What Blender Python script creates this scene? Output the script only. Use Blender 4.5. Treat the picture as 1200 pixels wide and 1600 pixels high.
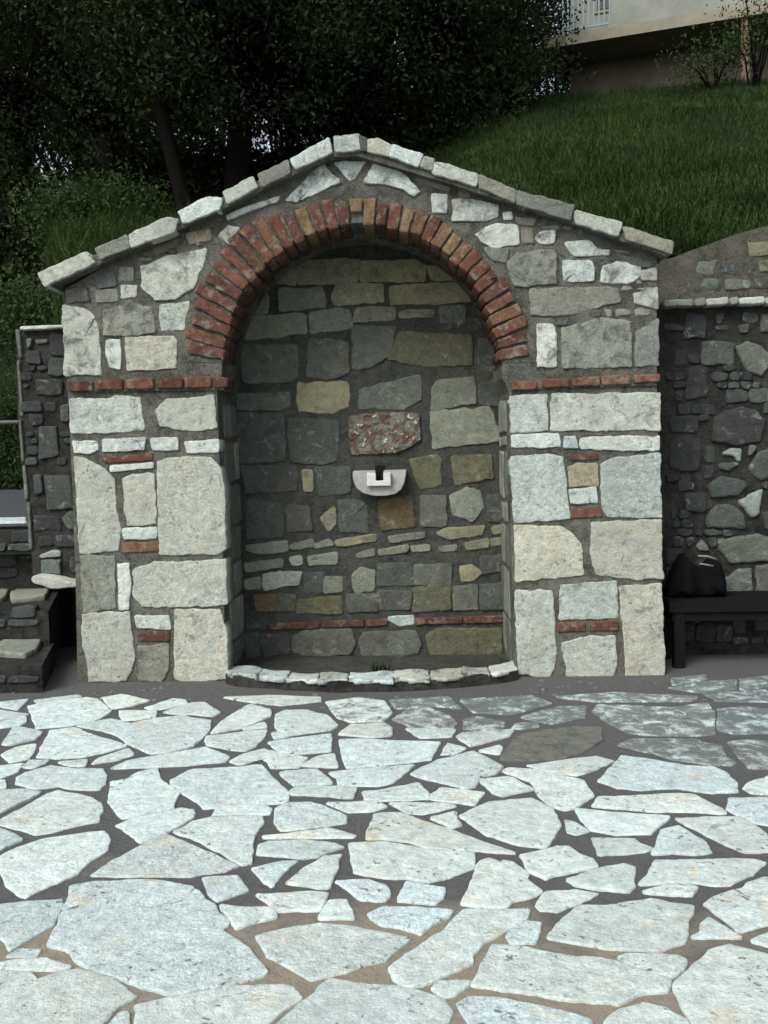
import bpy, bmesh, math, random
import numpy as np
from mathutils import Vector, Matrix, noise

# ---------------------------------------------------------------- clear
for o in list(bpy.data.objects):
    bpy.data.objects.remove(o, do_unlink=True)
SC = bpy.context.scene
COL = SC.collection
R = math.radians

# ---------------------------------------------------------------- camera
F = 1420.0                      # focal length in photo pixels (1200 x 1600)
CAM = Vector((0.0, -4.73, 1.20))
YAW, PITCH, ROLL = R(1.6), R(3.85), R(1.15)
fw = Vector((-math.sin(YAW) * math.cos(PITCH), math.cos(YAW) * math.cos(PITCH), -math.sin(PITCH)))
rt = fw.cross(Vector((0, 0, 1))).normalized()
up = rt.cross(fw).normalized()
rt, up = rt * math.cos(ROLL) - up * math.sin(ROLL), up * math.cos(ROLL) + rt * math.sin(ROLL)
cd = bpy.data.cameras.new('camera')
cd.sensor_fit = 'VERTICAL'; cd.sensor_height = 24.0; cd.lens = 24.0 * F / 1600.0
cd.clip_start = 0.05; cd.clip_end = 2000
cam = bpy.data.objects.new('camera', cd); COL.objects.link(cam)
M3 = Matrix((rt, up, -fw)).transposed()
cam.matrix_world = Matrix.Translation(CAM) @ M3.to_4x4()
SC.camera = cam

# ---------------------------------------------------------------- light
SUN_EL, SUN_AZ = R(46), R(214)        # azimuth measured from +Y towards +X
w = bpy.data.worlds.new('World'); SC.world = w; w.use_nodes = True
nt = w.node_tree
bg = nt.nodes['Background']
sky = nt.nodes.new('ShaderNodeTexSky'); sky.sky_type = 'NISHITA'; sky.sun_disc = False
sky.sun_elevation = SUN_EL; sky.sun_rotation = SUN_AZ
sky.air_density = 1.0; sky.dust_density = 4.0; sky.ozone_density = 1.0
hs_ = nt.nodes.new('ShaderNodeHueSaturation'); hs_.inputs['Saturation'].default_value = 0.5      # thin high cloud
nt.links.new(sky.outputs[0], hs_.inputs['Color'])
nt.links.new(hs_.outputs[0], bg.inputs[0]); bg.inputs[1].default_value = 0.13
ld = bpy.data.lights.new('sun', 'SUN'); ld.energy = 1.2; ld.angle = R(24); ld.color = (0.97, 1.0, 0.95)
sun = bpy.data.objects.new('sun', ld); COL.objects.link(sun)
sdir = Vector((math.sin(SUN_AZ) * math.cos(SUN_EL), math.cos(SUN_AZ) * math.cos(SUN_EL), math.sin(SUN_EL)))
sun.rotation_euler = sdir.to_track_quat('Z', 'Y').to_euler()
sun.location = sdir * 30
vs = SC.view_settings
vs.view_transform = 'Standard'; vs.look = 'None'; vs.gamma = 1; vs.use_curve_mapping = False
vs.exposure = 0.88

# ---------------------------------------------------------------- projection helpers
def ray(u, v):
    return M3 @ Vector(((u - 600.0) / F, -(v - 800.0) / F, -1.0))
def atY(u, v, y):
    d = ray(u, v); return CAM + d * ((y - CAM.y) / d.y)
def atZ(u, v, z):
    d = ray(u, v); return CAM + d * ((z - CAM.z) / d.z)
def P(s):
    return [tuple(float(c) for c in q.split(',')) for q in s.split()]

# ---------------------------------------------------------------- object helpers
ABS = {}
def put(o, parent=None, loc=(0, 0, 0)):
    COL.objects.link(o)
    loc = Vector(loc); ABS[o.name] = loc
    if parent is not None:
        o.parent = parent; o.location = loc - ABS[parent.name]
    else:
        o.location = loc
    return o
def tag(o, label=None, cat=None, group=None, kind=None):
    if label: o['label'] = label
    if cat: o['category'] = cat
    if group: o['group'] = group
    if kind: o['kind'] = kind
    return o
def empty(name, loc, label, cat, group=None):
    o = bpy.data.objects.new(name, None); o.empty_display_size = 0.2
    put(o, None, loc); return tag(o, label, cat, group)
def mesh_obj(name, verts, faces, mat, parent=None, color=None, smooth=False, origin=None):
    me = bpy.data.meshes.new(name)
    if origin is None: origin = Vector((0, 0, 0))
    me.from_pydata([tuple(Vector(v) - origin) for v in verts], [], faces)
    me.update()
    if smooth:
        me.polygons.foreach_set('use_smooth', [True] * len(me.polygons))
    me.materials.append(mat)
    o = bpy.data.objects.new(name, me)
    put(o, parent, origin)
    if color is not None: o.color = color
    return o
def fix_normals(o):
    bm = bmesh.new(); bm.from_mesh(o.data)
    bmesh.ops.recalc_face_normals(bm, faces=bm.faces); bm.to_mesh(o.data); bm.free()

class MB:
    def __init__(s): s.v = []; s.f = []
    def box(s, x0, x1, y0, y1, z0, z1):
        b = len(s.v)
        s.v += [(x, y, z) for z in (z0, z1) for (x, y) in ((x0, y0), (x1, y0), (x1, y1), (x0, y1))]
        s.f += [tuple(b + i for i in q) for q in ((3, 2, 1, 0), (4, 5, 6, 7), (0, 1, 5, 4), (1, 2, 6, 5), (2, 3, 7, 6), (3, 0, 4, 7))]
        return s
    def hexa(s, pts):               # bottom 4 then top 4, counter-clockwise from above
        b = len(s.v); s.v += [tuple(p) for p in pts]
        s.f += [tuple(b + i for i in q) for q in ((3, 2, 1, 0), (4, 5, 6, 7), (0, 1, 5, 4), (1, 2, 6, 5), (2, 3, 7, 6), (3, 0, 4, 7))]
        return s
    def tube(s, path, radii, n=8, cap=True):
        path = [Vector(p) for p in path]; b0 = len(s.v); k = len(path)
        for i, p in enumerate(path):
            t = (path[min(i + 1, k - 1)] - path[max(i - 1, 0)]).normalized()
            a = t.cross(Vector((0.3, 1, 0.2))).normalized(); c = t.cross(a)
            for j in range(n):
                th = 2 * math.pi * j / n
                s.v.append(tuple(p + (a * math.cos(th) + c * math.sin(th)) * radii[i]))
        for i in range(k - 1):
            for j in range(n):
                s.f.append((b0 + i * n + j, b0 + i * n + (j + 1) % n, b0 + (i + 1) * n + (j + 1) % n, b0 + (i + 1) * n + j))
        if cap:
            s.f.append(tuple(b0 + j for j in range(n))[::-1]); s.f.append(tuple(b0 + (k - 1) * n + j for j in range(n)))
        return s
    def build(s, name, mat, parent=None, color=None, smooth=False):
        vv = [Vector(v) for v in s.v]
        c = sum(vv, Vector()) / len(vv)
        o = mesh_obj(name, vv, s.f, mat, parent, color, smooth, c); fix_normals(o)
        return o

# ---------------------------------------------------------------- materials
def new_mat(name):
    m = bpy.data.materials.new(name); m.use_nodes = True
    return m, m.node_tree.nodes, m.node_tree.links, m.node_tree.nodes['Principled BSDF']
class NB:
    """small node-building helper"""
    def __init__(s, name):
        s.m, s.n, s.l, s.b = new_mat(name)
        s.pos = s.n.new('ShaderNodeNewGeometry').outputs['Position']
    def noise(s, scale, detail=4, rough=0.6, vec=None, dist=0.0):
        t = s.n.new('ShaderNodeTexNoise'); t.inputs['Scale'].default_value = scale
        t.inputs['Detail'].default_value = detail; t.inputs['Roughness'].default_value = rough
        t.inputs['Distortion'].default_value = dist
        s.l.new(vec or s.pos, t.inputs['Vector']); return t.outputs[0]
    def ramp(s, fac, a, b, va=0.0, vb=1.0):
        t = s.n.new('ShaderNodeMapRange'); t.inputs[1].default_value = a; t.inputs[2].default_value = b
        t.inputs[3].default_value = va; t.inputs[4].default_value = vb
        s.l.new(fac, t.inputs[0]); return t.outputs[0]
    def math(s, op, a, b):
        t = s.n.new('ShaderNodeMath'); t.operation = op
        for i, x in enumerate((a, b)):
            if isinstance(x, (int, float)): t.inputs[i].default_value = x
            else: s.l.new(x, t.inputs[i])
        return t.outputs[0]
    def mix(s, fac, a, b, mode='MIX'):
        t = s.n.new('ShaderNodeMix'); t.data_type = 'RGBA'; t.blend_type = mode
        for sock, x in ((t.inputs[0], fac), (t.inputs[6], a), (t.inputs[7], b)):
            if isinstance(x, (int, float)): sock.default_value = x
            elif isinstance(x, tuple): sock.default_value = (*x, 1.0)
            else: s.l.new(x, sock)
        return t.outputs[2]
    def bump(s, h, strength, dist, prev=None):
        t = s.n.new('ShaderNodeBump'); t.inputs['Strength'].default_value = strength
        t.inputs['Distance'].default_value = dist; s.l.new(h, t.inputs['Height'])
        if prev is not None: s.l.new(prev, t.inputs['Normal'])
        return t.outputs[0]
    def done(s, col, rough=0.85, nrm=None, spec=0.25):
        if isinstance(col, tuple): s.b.inputs['Base Color'].default_value = (*col, 1)
        else: s.l.new(col, s.b.inputs['Base Color'])
        if isinstance(rough, float): s.b.inputs['Roughness'].default_value = rough
        else: s.l.new(rough, s.b.inputs['Roughness'])
        s.b.inputs['Specular IOR Level'].default_value = spec
        if nrm is not None: s.l.new(nrm, s.b.inputs['Normal'])
        return s.m
    def objinfo(s):
        return s.n.new('ShaderNodeObjectInfo')

def stone_material(name, warm=0.25, pit=0.5, blotch=0.35, grime_col=(0.042, 0.050, 0.052), bumpk=1.0, lich=0.0, sc=1.0, gsc=11.0, tintk=0.5):
    k = NB(name); oi = k.objinfo()
    big = k.noise(5.0 * sc, 5, 0.62); mid = k.noise(22 * sc, 6, 0.7); fine = k.noise(120 * sc, 5, 0.75)
    c = oi.outputs['Color']
    rnd_ = oi.outputs['Random']
    tint = k.mix(rnd_, (1.05, 1.0, 0.91), (0.93, 1.0, 1.05))
    c = k.mix(tintk, c, k.mix(1.0, c, tint, 'MULTIPLY'))
    c = k.mix(k.ramp(big, 0.35, 0.7, 0.0, blotch), c, k.mix(0.55, c, (0.10, 0.10, 0.09)))
    c = k.mix(k.ramp(mid, 0.3, 0.75, 0.0, 0.32), c, (0.02, 0.02, 0.02), 'SUBTRACT' if False else 'MULTIPLY')
    c = k.mix(k.ramp(mid, 0.25, 0.8, 0.55, 0.0), c, k.mix(1.0, c, (1.25, 1.25, 1.25), 'MULTIPLY'))
    # warm iron patches
    wm = k.noise(7.3 * sc, 4, 0.6, dist=0.6)
    c = k.mix(k.ramp(wm, 0.58, 0.74, 0.0, warm), c, k.mix(1.0, c, (1.15, 0.82, 0.52), 'MULTIPLY'))
    # pits and specks
    pt = k.noise(48 * sc, 3, 0.55)
    pm = k.math('MULTIPLY', k.ramp(pt, 0.60, 0.67, 0.0, pit), k.ramp(k.noise(6.1 * sc, 3, 0.6), 0.46, 0.60))
    c = k.mix(pm, c, (0.035, 0.033, 0.03))
    gr2 = k.noise(62 * sc, 5, 0.75)
    sp = k.math('MULTIPLY', k.ramp(fine, 0.28, 0.72, 0.62, 1.34), k.ramp(gr2, 0.3, 0.7, 0.78, 1.18))
    cc = k.n.new('ShaderNodeCombineColor')
    for i in range(3): k.l.new(sp, cc.inputs[i])
    c = k.mix(k.ramp(rnd_, 0.0, 1.0, 0.45, 1.0), c, k.mix(1.0, c, cc.outputs[0], 'MULTIPLY'))
    vn = k.noise(2.6 * sc, 4, 0.55, dist=1.6)
    vd = k.n.new('ShaderNodeMath'); vd.operation = 'ABSOLUTE'; k.l.new(k.math('SUBTRACT', vn, 0.5), vd.inputs[0])
    crack = k.math('MULTIPLY', k.ramp(vd.outputs[0], 0.0, 0.006, 1.0, 0.0), k.ramp(k.noise(4.4 * sc, 2), 0.52, 0.60))
    c = k.mix(k.math('MULTIPLY', crack, 0.6), c, (0.05, 0.048, 0.042))
    if lich > 0:
        lm = k.noise(13 * sc, 6, 0.72, dist=0.8)
        c = k.mix(k.ramp(lm, 0.57, 0.66, 0.0, lich), c, (0.42, 0.45, 0.4))
    # grime and dark blotches of their own shape, amount from the object colour's alpha
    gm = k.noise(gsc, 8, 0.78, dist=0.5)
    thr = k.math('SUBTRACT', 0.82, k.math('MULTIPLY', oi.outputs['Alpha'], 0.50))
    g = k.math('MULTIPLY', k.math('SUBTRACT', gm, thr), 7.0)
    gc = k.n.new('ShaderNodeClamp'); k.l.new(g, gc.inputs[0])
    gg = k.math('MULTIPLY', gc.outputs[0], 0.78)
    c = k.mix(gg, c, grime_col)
    n = k.bump(mid, 0.9 * bumpk, 0.03)
    n = k.bump(gr2, 0.8 * bumpk, 0.012, n)
    n = k.bump(fine, 0.7 * bumpk, 0.006, n)
    n = k.bump(pm, -0.5, 0.01, n)
    return k.done(c, 0.86, n)

MAT_STONE = stone_material('facade_stone', warm=0.35, pit=0.55, blotch=0.5, lich=0.22)
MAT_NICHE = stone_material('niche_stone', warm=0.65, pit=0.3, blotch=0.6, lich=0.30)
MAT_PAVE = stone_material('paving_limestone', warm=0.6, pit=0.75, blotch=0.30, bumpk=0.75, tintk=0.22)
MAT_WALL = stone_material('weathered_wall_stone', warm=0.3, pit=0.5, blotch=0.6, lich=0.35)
MAT_COPE = stone_material('coping_stone', warm=0.1, pit=0.5, blotch=0.45, lich=0.25)

def brick_material():
    k = NB('old_brick'); oi = k.objinfo()
    a = k.noise(14, 6, 0.7); f = k.noise(110, 5, 0.7); b = k.noise(7, 4, 0.6, dist=0.7)
    c = oi.outputs['Color']
    c = k.mix(k.ramp(a, 0.38, 0.62, 0.0, 0.75), c, k.mix(1.0, c, (0.42, 0.36, 0.36), 'MULTIPLY'))
    c = k.mix(k.ramp(b, 0.56, 0.72, 0.0, 0.45), c, (0.30, 0.22, 0.13))
    c = k.mix(k.ramp(f, 0.55, 0.8, 0.0, 0.4), c, (0.06, 0.05, 0.045))
    lm = k.noise(19, 6, 0.7)
    c = k.mix(k.ramp(lm, 0.53, 0.62, 0.0, 0.7), c, (0.19, 0.18, 0.15))
    dk = k.noise(31, 6, 0.75)
    c = k.mix(k.ramp(dk, 0.52, 0.62, 0.0, 0.6), c, (0.045, 0.035, 0.03))
    n = k.bump(a, 0.9, 0.025); n = k.bump(f, 0.8, 0.007, n)
    return k.done(c, 0.9, n, 0.15)
MAT_BRICK = brick_material()

def mortar_material(name, c1, c2, c3, sc=1.0, spk=0.6):
    k = NB(name)
    a = k.noise(4 * sc, 6, 0.7, dist=0.4); b = k.noise(30 * sc, 6, 0.75); f = k.noise(95 * sc, 5, 0.8)
    c = k.mix(k.ramp(a, 0.38, 0.66), c1, c2)
    c = k.mix(k.ramp(b, 0.5, 0.75, 0.0, 0.7), c, c3)
    c = k.mix(k.ramp(f, 0.53, 0.66, 0.0, spk), c, k.mix(1.0, c2, (1.9, 1.9, 1.9), 'MULTIPLY'))
    c = k.mix(k.ramp(f, 0.36, 0.46, 0.75, 0.0), c, c3)
    w_ = k.noise(11 * sc, 7, 0.78, dist=0.7)
    c = k.mix(k.ramp(w_, 0.55, 0.60, 0.0, 0.75), c, c2)
    c = k.mix(k.ramp(w_, 0.40, 0.46, 0.6, 0.0), c, c3)
    n = k.bump(w_, 1.0, 0.05); n = k.bump(b, 1.0, 0.03, n); n = k.bump(f, 0.8, 0.008, n)
    return k.done(c, 0.92, n, 0.15)
MAT_MORTAR = mortar_material('facade_mortar', (0.085, 0.089, 0.076), (0.215, 0.215, 0.182), (0.04, 0.042, 0.038))
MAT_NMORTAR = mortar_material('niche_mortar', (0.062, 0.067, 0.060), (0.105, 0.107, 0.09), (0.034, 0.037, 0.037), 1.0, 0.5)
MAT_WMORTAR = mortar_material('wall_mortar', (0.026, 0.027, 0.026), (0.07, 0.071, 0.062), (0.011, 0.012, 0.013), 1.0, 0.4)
MAT_UPPER = mortar_material('rubble_earth', (0.09, 0.088, 0.072), (0.16, 0.152, 0.125), (0.045, 0.046, 0.035))

def pave_mortar():
    k = NB('paving_mortar')
    a = k.noise(1.3, 5, 0.6, dist=0.4); b = k.noise(25, 6, 0.75); f = k.noise(140, 4, 0.8)
    sep = k.n.new('ShaderNodeSeparateXYZ'); k.l.new(k.pos, sep.inputs[0])
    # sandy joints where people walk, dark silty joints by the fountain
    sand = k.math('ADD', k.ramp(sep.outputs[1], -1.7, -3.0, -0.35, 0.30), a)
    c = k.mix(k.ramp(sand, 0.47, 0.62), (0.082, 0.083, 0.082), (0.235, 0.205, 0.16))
    c = k.mix(k.ramp(b, 0.5, 0.8, 0.0, 0.55), c, (0.04, 0.04, 0.042))
    c = k.mix(k.ramp(f, 0.54, 0.72, 0.0, 0.6), c, (0.27, 0.26, 0.24))
    n = k.bump(b, 0.8, 0.02); n = k.bump(f, 0.5, 0.005, n)
    return k.done(c, 0.9, n, 0.2)
MAT_PMORTAR = pave_mortar()

def earth_material():
    k = NB('hill_earth')
    a = k.noise(0.8, 5, 0.6); b = k.noise(9, 6, 0.7)
    c = k.mix(k.ramp(a, 0.4, 0.65), (0.007, 0.014, 0.005), (0.013, 0.018, 0.008))
    c = k.mix(k.ramp(b, 0.55, 0.75, 0, 0.6), c, (0.016, 0.013, 0.008))
    n = k.bump(b, 0.8, 0.08)
    return k.done(c, 0.95, n, 0.1)
MAT_EARTH = earth_material()

def leaf_material(name, c1, c2, rough=0.6, trans=0.25):
    m, n, l, b = new_mat(name)
    at = n.new('ShaderNodeAttribute'); at.attribute_name = 'rnd'
    mx = n.new('ShaderNodeMix'); mx.data_type = 'RGBA'
    l.new(at.outputs['Fac'], mx.inputs[0]); mx.inputs[6].default_value = (*c1, 1); mx.inputs[7].default_value = (*c2, 1)
    l.new(mx.outputs[2], b.inputs['Base Color']); b.inputs['Roughness'].default_value = rough
    b.inputs['Specular IOR Level'].default_value = 0.06
    tr = n.new('ShaderNodeBsdfTranslucent'); l.new(mx.outputs[2], tr.inputs[0])
    ms = n.new('ShaderNodeMixShader'); ms.inputs[0].default_value = trans
    out = n['Material Output']
    l.new(b.outputs[0], ms.inputs[1]); l.new(tr.outputs[0], ms.inputs[2]); l.new(ms.outputs[0], out.inputs[0])
    return m
MAT_LEAF = leaf_material('evergreen_leaf', (0.008, 0.014, 0.006), (0.042, 0.062, 0.024), 0.8, 0.22)
MAT_LEAF2 = leaf_material('shrub_leaf', (0.012, 0.024, 0.009), (0.05, 0.08, 0.028), 0.7, 0.2)
MAT_GRASS = leaf_material('grass_blade', (0.010, 0.022, 0.006), (0.044, 0.074, 0.021), 0.85, 0.12)
MAT_WEED = leaf_material('tall_grass_blade', (0.016, 0.034, 0.010), (0.070, 0.105, 0.034), 0.8, 0.2)

def plain(name, col, rough=0.6, metal=0.0, sc=12, var=0.3, spec=0.3):
    k = NB(name)
    a = k.noise(sc, 5, 0.65)
    c = k.mix(k.ramp(a, 0.3, 0.75, 0.0, var), col, tuple(x * 0.45 for x in col))
    n = k.bump(k.noise(sc * 6, 4), 0.3, 0.004)
    k.b.inputs['Metallic'].default_value = metal
    return k.done(c, rough, n, spec)
MAT_BARK = plain('bark', (0.006, 0.0055, 0.005), 0.95, 0, 18, 0.7, 0.03)
MAT_MARBLE = plain('spout_marble', (0.32, 0.315, 0.30), 0.75, 0, 26, 0.75)
MAT_LIP = plain('spout_lip_marble', (0.50, 0.52, 0.51), 0.7, 0, 34, 0.5)
MAT_BLACK = plain('black_metal', (0.006, 0.0065, 0.007), 0.7, 0, 20, 0.5, 0.1)
MAT_CLOTH = plain('black_cloth', (0.006, 0.006, 0.007), 0.95, 0, 40, 0.4, 0.05)
MAT_STRAP = plain('pale_strap', (0.16, 0.16, 0.15), 0.7)
MAT_HWALL = plain('house_render', (0.24, 0.255, 0.225), 0.9, 0, 2.5, 0.6)
MAT_HBASE = plain('basement_plaster', (0.19, 0.16, 0.13), 0.9, 0, 2.2, 0.85)
MAT_SLAB = plain('concrete_slab', (0.24, 0.225, 0.17), 0.9, 0, 3, 0.6)
MAT_RAIL = plain('painted_railing', (0.22, 0.285, 0.31), 0.5, 0, 9, 0.3)
MAT_GLASS = plain('dark_window', (0.03, 0.04, 0.045), 0.15, 0, 3, 0.2)
MAT_POST = plain('brick_post', (0.14, 0.10, 0.075), 0.9, 0, 6, 0.5)
MAT_ASPH = plain('road_asphalt', (0.045, 0.05, 0.058), 0.9, 0, 60, 0.4)
MAT_GALV = plain('galvanised_rail', (0.3, 0.31, 0.31), 0.5, 0.3, 10, 0.3)
MAT_GROUND = MAT_EARTH

# ---------------------------------------------------------------- stone maker
PAL = {
 'W': (0.63, 0.70, 0.67), 'G': (0.50, 0.545, 0.49), 'L': (0.52, 0.545, 0.465), 'M': (0.22, 0.235, 0.20),
 'D': (0.10, 0.11, 0.105), 'N': (0.095, 0.105, 0.096), 'S': (0.145, 0.157, 0.136), 'T': (0.31, 0.29, 0.205),
 'Y': (0.15, 0.145, 0.095), 'O': (0.16, 0.115, 0.065), 'C': (0.36, 0.33, 0.23), 'K': (0.055, 0.058, 0.06),
 'R': (0.150, 0.068, 0.048), 'r': (0.105, 0.052, 0.040), 'B': (0.21, 0.15, 0.082), 'b': (0.17, 0.095, 0.058),
 'P': (0.60, 0.69, 0.67), 'E': (0.28, 0.30, 0.25),
}
def colour(code, rng, grime=0.0, var=0.10):
    c = PAL[code]; k = 1 + rng.uniform(-var, var)
    t = rng.uniform(-0.03, 0.03)
    return (c[0] * k * (1 + t), c[1] * k, c[2] * k * (1 - t), grime)

def area2(p):
    return 0.5 * sum(p[i][0] * p[(i + 1) % len(p)][1] - p[(i + 1) % len(p)][0] * p[i][1] for i in range(len(p)))

def outline(poly, seed, step, jit, rnd):
    if area2(poly) < 0: poly = poly[::-1]
    n = len(poly); q = []
    for i in range(n):                                    # cut the corners a little
        p0, p1, p2 = Vector(poly[i - 1]), Vector(poly[i]), Vector(poly[(i + 1) % n])
        a, b = (p0 - p1), (p2 - p1)
        ca = min(rnd, a.length * 0.3); cb = min(rnd, b.length * 0.3)
        q.append(p1 + (a.normalized() * ca if a.length > 1e-6 else a)); q.append(p1 + (b.normalized() * cb if b.length > 1e-6 else b))
    out = []
    m = len(q)
    for i in range(m):
        a, b = q[i], q[(i + 1) % m]; L = (b - a).length
        if L < 1e-5: continue
        k = max(1, int(round(L / step)))
        for j in range(k): out.append(a.lerp(b, j / k))
    m = len(out); res = []
    for i in range(m):
        t = out[(i + 1) % m] - out[i - 1]
        nrm = Vector((t.y, -t.x)); nrm = nrm.normalized() if nrm.length > 1e-9 else nrm
        d = jit * (noise.noise(Vector((out[i].x * 18, out[i].y * 18, seed * 3.7))) + 0.6 * noise.noise(Vector((out[i].x * 55, out[i].y * 55, seed * 1.3))))
        res.append(out[i] + nrm * d)
    return res

NSEED = [0]
def stone(name, poly, O, U, V, mat, parent, col, depth=0.05, proud=0.014, bevel=0.006, step=0.02, jit=0.008,
          rnd=0.008, rough=0.006, tilt=0.0, grow=0.0):
    """one dressed or rough stone: outline `poly` in the (U, V) plane at O, face along U x V"""
    NSEED[0] += 1; seed = NSEED[0]; rng = random.Random(seed)
    A = abs(area2(poly)); per = sum((Vector(poly[i]) - Vector(poly[i - 1])).length for i in range(len(poly)))
    wid = 2 * A / max(per, 1e-6)
    bevel = min(bevel, wid * 0.28); jit = min(jit, wid * 0.14); rnd = min(rnd, wid * 0.35)
    step = max(min(step, per / 12), 0.008)
    pts = outline(poly, seed, step, jit, rnd)
    n = len(pts); Nn = U.cross(V).normalized()
    c = sum(pts, Vector((0, 0))) / n
    tx, ty = rng.uniform(-tilt, tilt), rng.uniform(-tilt, tilt)
    nr = []
    for i in range(n):
        t = pts[(i + 1) % n] - pts[i - 1]
        v = Vector((-t.y, t.x)); nr.append(v.normalized() if v.length > 1e-9 else v)
    nr = [((nr[i - 1] + nr[i] * 2 + nr[(i + 1) % n]).normalized()) for i in range(n)]
    def hgt(p, k):
        return proud + tx * (p.x - c.x) + ty * (p.y - c.y) + rough * (
            noise.noise(Vector((p.x * 7, p.y * 7, seed * 2.1))) * 0.9 + (1 - k) * 1.0 * noise.noise(Vector((p.x * 30, p.y * 30, seed * 0.7))))
    rings = [[(p, -depth) for p in pts], [(p, hgt(p, 0.6) - bevel) for p in pts]]
    if grow:
        pts = [pts[i] - nr[i] * grow for i in range(n)]
        rings = [[(p, -depth) for p in pts], [(p, hgt(p, 0.6) - bevel) for p in pts]]
    in1 = [pts[i] + nr[i] * bevel * 0.5 for i in range(n)]
    in2 = [pts[i] + nr[i] * bevel for i in range(n)]
    kk = max(0.80, 1 - 2.2 * bevel / max(wid, 1e-4)); in3 = [c + (p - c) * kk for p in in2]
    rings.append([(p, hgt(p, 0.8) - bevel * 0.3) for p in in1])
    rings.append([(p, hgt(p, 1.0)) for p in in2])
    rings.append([(p, hgt(p, 1.0)) for p in in3])
    for s in (0.75, 0.5, 0.25):
        q = [c + (p - c) * s for p in in3]
        rings.append([(p, hgt(p, 1.0)) for p in q])
    verts = []; faces = []
    for rg in rings:
        for p, h in rg: verts.append(O + U * p.x + V * p.y + Nn * h)
    verts.append(O + U * c.x + V * c.y + Nn * hgt(c, 1.0))
    for r in range(len(rings) - 1):
        for i in range(n):
            j = (i + 1) % n
            faces.append((r * n + i, r * n + j, (r + 1) * n + j, (r + 1) * n + i))
    last = (len(rings) - 1) * n
    for i in range(n): faces.append((last + i, last + (i + 1) % n, len(verts) - 1))
    faces.append(tuple(range(n))[::-1])
    cen = O + U * c.x + V * c.y
    o = mesh_obj(name, verts, faces, mat, parent, col, True, cen)
    # keep the arris of the stone crisp
    return o

UX, UY, UZ = Vector((1, 0, 0)), Vector((0, 1, 0)), Vector((0, 0, 1))
def wall_stone(name, px, y, mat, parent, code, grime=0.0, **kw):
    poly = [((q := atY(u, v, y)).x, q.z) for u, v in px]
    c = colour(code, random.Random(NSEED[0] + 99), grime)
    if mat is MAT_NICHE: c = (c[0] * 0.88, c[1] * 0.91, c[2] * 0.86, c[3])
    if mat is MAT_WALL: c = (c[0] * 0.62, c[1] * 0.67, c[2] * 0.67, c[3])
    return stone(name, poly, Vector((0, y, 0)), UX, UZ, mat, parent, c, **kw)
def floor_stone(name, px, z, mat, parent, code, grime=0.0, **kw):
    poly = [((q := atZ(u, v, z)).x, q.y) for u, v in px]
    return stone(name, poly, Vector((0, 0, z)), UX, UY, mat, parent, colour(code, random.Random(NSEED[0] + 99), grime), **kw)

def prism(name, px, y0, y1, mat, parent, color=None):
    """outline traced on the plane Y = y0, carried straight back to Y = y1"""
    a = [atY(u, v, y0) for u, v in px]
    return prism3(name, [(p.x, p.z) for p in a], y0, y1, mat, parent, color)
def prism3(name, xz, y0, y1, mat, parent, color=None):
    n = len(xz)
    vs_ = [Vector((x, y0, z)) for x, z in xz] + [Vector((x, y1, z)) for x, z in xz]
    fs = [tuple(range(n)), tuple(range(n, 2 * n))[::-1]] + [(i, i + n, (i + 1) % n + n, (i + 1) % n) for i in range(n)]
    c = sum(vs_, Vector()) / len(vs_)
    o = mesh_obj(name, vs_, fs, mat, parent, color, False, c)
    bm = bmesh.new(); bm.from_mesh(o.data)
    bmesh.ops.triangulate(bm, faces=[f for f in bm.faces if len(f.verts) > 4])
    bmesh.ops.recalc_face_normals(bm, faces=bm.faces); bm.to_mesh(o.data); bm.free()
    return o
def inside(p, poly):
    r = False; x, y = p; n = len(poly)
    for i in range(n):
        x1, y1 = poly[i]; x2, y2 = poly[i - 1]
        if (y1 > y) != (y2 > y) and x < (x2 - x1) * (y - y1) / (y2 - y1) + x1: r = not r
    return r
def fill_cells(region, cw, ch, taken, seed, gap=4):
    """rough stone outlines that fill `region` (pixels) where no traced stone sits"""
    rng = random.Random(seed)
    xs = [p[0] for p in region]; ys = [p[1] for p in region]
    out = []; y = min(ys)
    while y < max(ys) - 6:
        h = ch * rng.uniform(0.7, 1.3); x = min(xs) - rng.uniform(0, cw)
        while x < max(xs):
            wdt = cw * rng.uniform(0.6, 1.5)
            j = lambda: rng.uniform(-gap * 0.8, gap * 0.8)
            q = [(x + gap + j(), y + gap + j()), (x + wdt * 0.5, y + gap * 0.6 + j()), (x + wdt - gap + j(), y + gap + j()),
                 (x + wdt - gap * 0.6 + j(), y + h * 0.5), (x + wdt - gap + j(), y + h - gap + j()), (x + wdt * 0.5, y + h - gap * 0.7 + j()), (x + gap + j(), y + h - gap + j())]
            ok = all(inside(p, region) for p in q)
            if ok:
                c = (x + wdt / 2, y + h / 2)
                for t in taken:
                    if any(inside(p, t) for p in q + [c]) or any(inside(p, q) for p in t):
                        ok = False; break
            if ok: out.append(q)
            x += wdt
        y += h
    return out

def fill_multi(region, sizes, taken, seed, gap):
    out = []; t = list(taken)
    for i, (cw, ch) in enumerate(sizes):
        n = fill_cells(region, cw, ch, t, seed + i * 7, gap * (1.0 if i == 0 else 0.7)); out += n; t += n
    return out

# ================================================================ GROUND
g = 400
ground = mesh_obj('ground', [(-g, -g, -0.06), (g, -g, -0.06), (g, g, -0.06), (-g, g, -0.06)], [(0, 1, 2, 3)], MAT_GROUND)
tag(ground, kind='structure')
pavement = mesh_obj('pavement', [(-9, -12, 0), (9, -12, 0), (9, 0.9, 0), (-9, 0.9, 0)], [(0, 1, 2, 3)], MAT_PMORTAR)
tag(pavement, kind='structure')

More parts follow.
